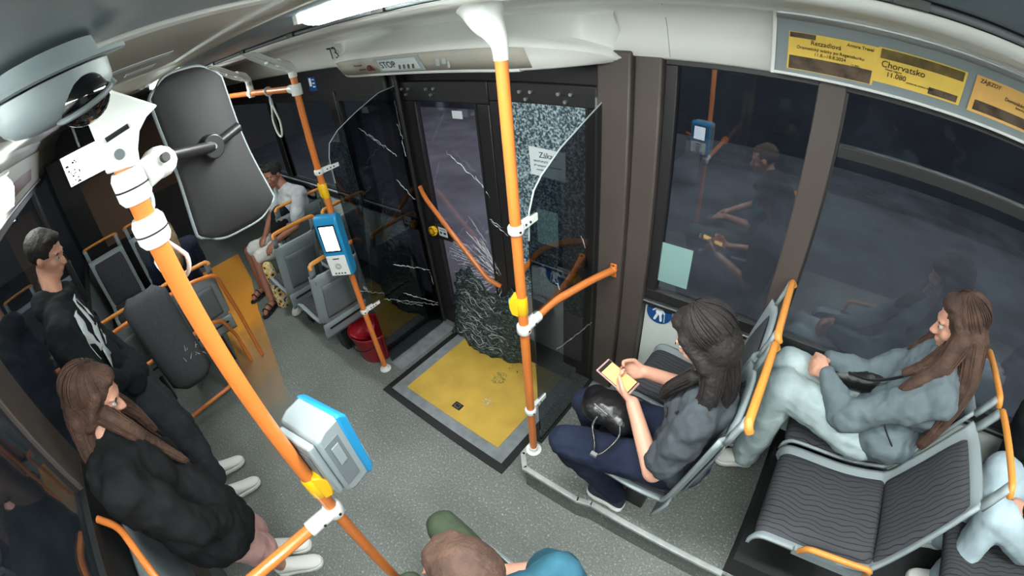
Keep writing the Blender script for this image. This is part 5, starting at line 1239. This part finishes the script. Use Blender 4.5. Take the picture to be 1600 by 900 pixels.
for pts, r in (([(-.10, 0, .10), (-.06, .0, .02), (-.03, 0, -.10)], .014), ([(-.04, 0, .12), (.0, 0, .02), (.04, 0, -.12)], .016), ([(-.05, 0, .0), (.03, 0, -.02)], .012), ([(.03, 0, .10), (.07, 0, .02), (.05, 0, -.09)], .013), ([(.10, 0, .03), (.12, 0, -.07)], .010)):
    def wrap(p):
        x = p[0]; return V((-2.24 + x * 1.25, -.545 + .150 * math.cos(x * 4.6) - .004, 1.38 + p[2] * 1.25))
    sp = smooth_path(pts, 4); rw = []
    for i_, p in enumerate(sp):
        w_ = 1.5 * r * (.45 + .6 * math.sin(1.3 * i_ + 1) ** 2)
        rw.append([wrap((p[0] - w_, 0, p[2])), wrap((p[0], 0, p[2])), wrap((p[0] + w_, 0, p[2]))])
    g.grid(rw)
cp_ = g.build('chest_print', 'paper', hdp)
sw = cp_.modifiers.new('wrap', 'SHRINKWRAP'); sw.target = hdp; sw.wrap_method = 'NEAREST_SURFACEPOINT'; sw.offset = .003
sl = cp_.modifiers.new('solid', 'SOLIDIFY'); sl.thickness = .002
def b(g):
    g.sphere(V(J['pelvis']) + V((0, 0, -.04)), (.165, .13, .12))
    for S in 'LR':
        limb(g, J, ['hip' + S, 'kn' + S], [.100, .082]); k_ = V(J['kn' + S]); a_ = V(J['an' + S]); g.cap(k_, k_.lerp(a_, .66), .082, .076)
garment('trousers', 'charcoal_trousers', p2, b, .011, .035, .10)
for S in 'LR':
    sneaker(p2, J['an' + S], J['toe' + S]); a_ = V(J['an' + S]); organic(G().cap(a_ + V((0, 0, .13)), a_ + V((0, 0, -.01)), .043, .040), 'sock', 'sock_white', p2, .006, 2)

# ---- standing woman in the black coat
J = dict(f=(.15, 1, 0), face=(.2, .8, -.55), pelvis=(-1.40, -.46, .86), chest=(-1.37, -.48, 1.18), neck=(-1.40, -.46, 1.32), head=(-1.47, -.42, 1.46), shL=(-1.53, -.46, 1.26), shR=(-1.21, -.47, 1.27), elL=(-1.58, -.40, 1.02), elR=(-1.16, -.40, 1.02), wrL=(-1.50, -.36, .90), wrR=(-1.24, -.36, .90),
         hipL=(-1.47, -.45, .84), hipR=(-1.32, -.45, .84), knL=(-1.50, -.36, .46), knR=(-1.37, -.37, .46), anL=(-1.60, -.36, .085), anR=(-1.46, -.38, .085), toeL=(-1.50, -.21, .035), toeR=(-1.37, -.22, .035))
p3 = person('woman with long brown hair in a black coat and white sneakers by the left wall', J, k=.95, hands=[((-1.50, -.36, .90), (.35, -.1, -.8), (0, -1, 0), (1, 0, .2), .4), ((-1.24, -.36, .90), (-.35, -.1, -.8), (0, -1, 0), (-1, 0, .2), .4)])
hair(p3, J, 'hair_brown', [([(-1.42, -.42, 1.42), (-1.38, -.37, 1.32), (-1.40, -.34, 1.20), (-1.38, -.30, 1.10)], (.040, .012)), ([(-1.52, -.40, 1.42), (-1.54, -.36, 1.30), (-1.53, -.34, 1.18)], (.040, .014)), ([(-1.46, -.50, 1.44), (-1.42, -.55, 1.28), (-1.42, -.55, 1.12)], (.06, .03))])
def b(g):
    torso_shapes(g, J, .036); g.cap((-1.39, -.45, .98), (-1.38, -.42, .74), .165, .185); g.cap((-1.34, -.42, .90), (-1.30, -.40, .78), .13, .14); g.cap((-1.50, -.36, .90), (-1.46, -.36, .80), .07, .07); g.cap((-1.24, -.36, .90), (-1.28, -.36, .80), .07, .07)
    for S in 'LR': limb(g, J, ['sh' + S, 'el' + S, 'wr' + S], [.084, .072, .056])
garment('coat', 'black_coat', p3, b, .011, .055, .10, 3)
def b(g):
    for S in 'LR': g.cap(J['hip' + S], V(J['kn' + S]) + V((0, .01, -.05)), .088, .084)
garment('skirt', 'pink_skirt', p3, b, .010, .02, .06)
for S in 'LR':
    sneaker(p3, J['an' + S], J['toe' + S]); a_ = V(J['an' + S]); organic(G().cap(a_ + V((0, 0, .075)), a_ + V((0, 0, -.01)), .041, .038), 'sock', 'sock_white', p3, .006, 2)

# ---- person in the light grey shirt (far, by the window)
J = dict(f=(.1, -1, 0), face=(.35, -.85, -.25), pelvis=(-3.98, 1.32, .56), chest=(-3.90, 1.38, .88), neck=(-3.92, 1.36, 1.04), head=(-3.98, 1.30, 1.19), shL=(-3.72, 1.40, .99), shR=(-4.10, 1.38, .99), elL=(-3.66, 1.24, .74), elR=(-4.16, 1.20, .76), wrL=(-3.80, 1.04, .64), wrR=(-4.02, 1.04, .66),
         hipL=(-3.90, 1.26, .53), hipR=(-4.08, 1.26, .53), knL=(-3.98, .86, .50), knR=(-4.24, .88, .50), anL=(-3.86, .80, .10), anR=(-4.22, .84, .10), toeL=(-3.79, .67, .04), toeR=(-4.18, .70, .04))
p1 = person('bare-legged person in light shirt and white shorts sitting sideways by the far window', J, skin='skin_tan', shod=False, voxel=.007, hands=[((-3.80, 1.04, .64), (.2, -.8, -.3), (-.2, 0, -1), (-1, 0, 0), .5), ((-4.02, 1.04, .66), (.2, -.8, -.3), (.2, 0, -1), (1, 0, 0), .5)])
hair(p1, J, 'hair_dark', short=True)
def b(g):
    torso_shapes(g, J, .024)
    for S in 'LR': g.cap(J['sh' + S], V(J['sh' + S]).lerp(V(J['el' + S]), .7), .070, .064)
garment('shirt', 'light_shirt', p1, b, .010, .028, .08)
def b(g):
    g.sphere(V(J['pelvis']) + V((0, 0, -.02)), (.17, .14, .10))
    for S in 'LR': g.cap(J['hip' + S], V(J['hip' + S]).lerp(V(J['kn' + S]), .88), .094, .084)
garment('shorts', 'white_shorts', p1, b, .010)
for S in 'LR':
    a_ = V(J['an' + S]); t_ = V(J['toe' + S]); d_ = (t_ - a_); d_.z = 0; d_.normalize(); s_ = V((-d_.y, d_.x, 0)); q_ = V((a_.x, a_.y, .004))
    sn = G().prism([q_ - d_ * .05 - s_ * .03, q_ + d_ * .08 - s_ * .042, q_ + d_ * .18 - s_ * .035, q_ + d_ * .20, q_ + d_ * .18 + s_ * .035, q_ + d_ * .08 + s_ * .042, q_ - d_ * .05 + s_ * .03], (0, 0, .018)).build('sandal', 'rubber_black', p1, bevel=.004)
    g = G()
    for dd, hh, ww in ((.13, .060, .046), (.075, .075, .046), (.0, .085, .046)):
        c_ = V((a_.x, a_.y, .02)) + d_ * dd; g.tube([c_ + s_ * ww * math.cos(PI * i / 10) + V((0, 0, hh * math.sin(PI * i / 10) ** .7)) for i in range(11)], .007, 6)
    g.build('sandal_strap', 'rubber_black', sn)
bgp = thing('backpack', (-3.86, 1.22, .8), 'black bag held in front of the person in the light grey shirt', 'bag')
g = G(); g.cap((-3.84, 1.20, .84), (-3.86, 1.16, .70), .095, .105); organic(g, 'body', 'black_shirt', bgp, .010, 3, .02, .07)
wb = G(); wc = V(J['wrL']) ; wd_ = (V(J['wrL']) - V(J['elL'])).normalized(); wb.cyl(wc - wd_ * .012, wc + wd_ * .012, .034); wb.build('wristband', 'rubber_black', p1)
# patterned cloth bag and white shoe beside the far seats
def pattern_mat():
    m = bpy.data.materials.new('bear_print'); m.use_nodes = True; nt = m.node_tree; b_ = nt.nodes['Principled BSDF']; tc = nt.nodes.new('ShaderNodeTexCoord')
    v = nt.nodes.new('ShaderNodeTexVoronoi'); v.inputs['Scale'].default_value = 22; r = nt.nodes.new('ShaderNodeValToRGB'); r.color_ramp.interpolation = 'CONSTANT'
    e_ = r.color_ramp.elements; e_[0].color = lin((40, 34, 32)); e_[1].position = .32; e_[1].color = lin((196, 166, 96)); x = e_.new(.6); x.color = lin((206, 200, 186)); x = e_.new(.78); x.color = lin((70, 60, 56))
    nt.links.new(tc.outputs['Object'], v.inputs['Vector']); nt.links.new(v.outputs['Distance'], r.inputs[0]); nt.links.new(r.outputs[0], b_.inputs['Base Color']); b_.inputs['Roughness'].default_value = .8; M['bear_print'] = m
pattern_mat()
pbg = thing('cloth_bag', (-3.62, .86, .1), 'patterned cloth bag with round prints hanging beside the bare leg', 'bag')
g = G(); g.cap((-3.70, .86, .50), (-3.62, .84, .14), .050, .062); organic(g, 'body', 'bear_print', pbg, .008, 2, .015, .05)
tag(sneaker(None, (-3.62, 1.02, .10), (-3.52, .88, .04)), 'single white sneaker on the floor under the far grey seat', 'shoe')

# ---- person seen from behind with blond hair
J = dict(f=(-1, 0, 0), face=(-1, .1, -.2), pelvis=(-3.93, .15, .60), chest=(-3.82, .16, .92), neck=(-3.78, .16, 1.06), head=(-3.74, .16, 1.19), shL=(-3.80, -.01, 1.0), shR=(-3.80, .33, 1.0), elL=(-3.90, -.05, .78), elR=(-3.90, .36, .78), wrL=(-4.08, .06, .72), wrR=(-4.08, .26, .72),
         hipL=(-3.92, .06, .56), hipR=(-3.92, .24, .56), knL=(-4.30, .06, .56), knR=(-4.32, .28, .56), anL=(-4.28, .06, .10), anR=(-4.30, .28, .10), toeL=(-4.42, .06, .04), toeR=(-4.44, .28, .04))
p8 = person('person with light brown hair seen from behind, past the near pole', J, hands=[((-4.08, .06, .72), (-.8, .2, -.2), (0, .3, -1), (0, 1, .2), .4), ((-4.08, .26, .72), (-.8, -.2, -.2), (0, -.3, -1), (0, -1, .2), .4)])
hair(p8, J, 'hair_blond', [([(-3.68, .10, 1.18), (-3.66, .08, 1.05), (-3.68, .08, .95)], (.06, .03)), ([(-3.68, .18, 1.20), (-3.66, .19, 1.04), (-3.68, .17, .93)], (.07, .035))])
def b(g):
    torso_shapes(g, J, .024)
    for S in 'LR': limb(g, J, ['sh' + S, 'el' + S, 'wr' + S], [.070, .058, .040])
garment('top', 'navy_dress', p8, b, .011)
def b(g):
    g.sphere(V(J['pelvis']) + V((0, 0, -.02)), (.15, .16, .10))
    for S in 'LR': limb(g, J, ['hip' + S, 'kn' + S, 'an' + S], [.098, .078, .06])
garment('trousers', 'navy_dress', p8, b, .011)
for S in 'LR': sneaker(p8, J['an' + S], J['toe' + S], 'shoe_navy')
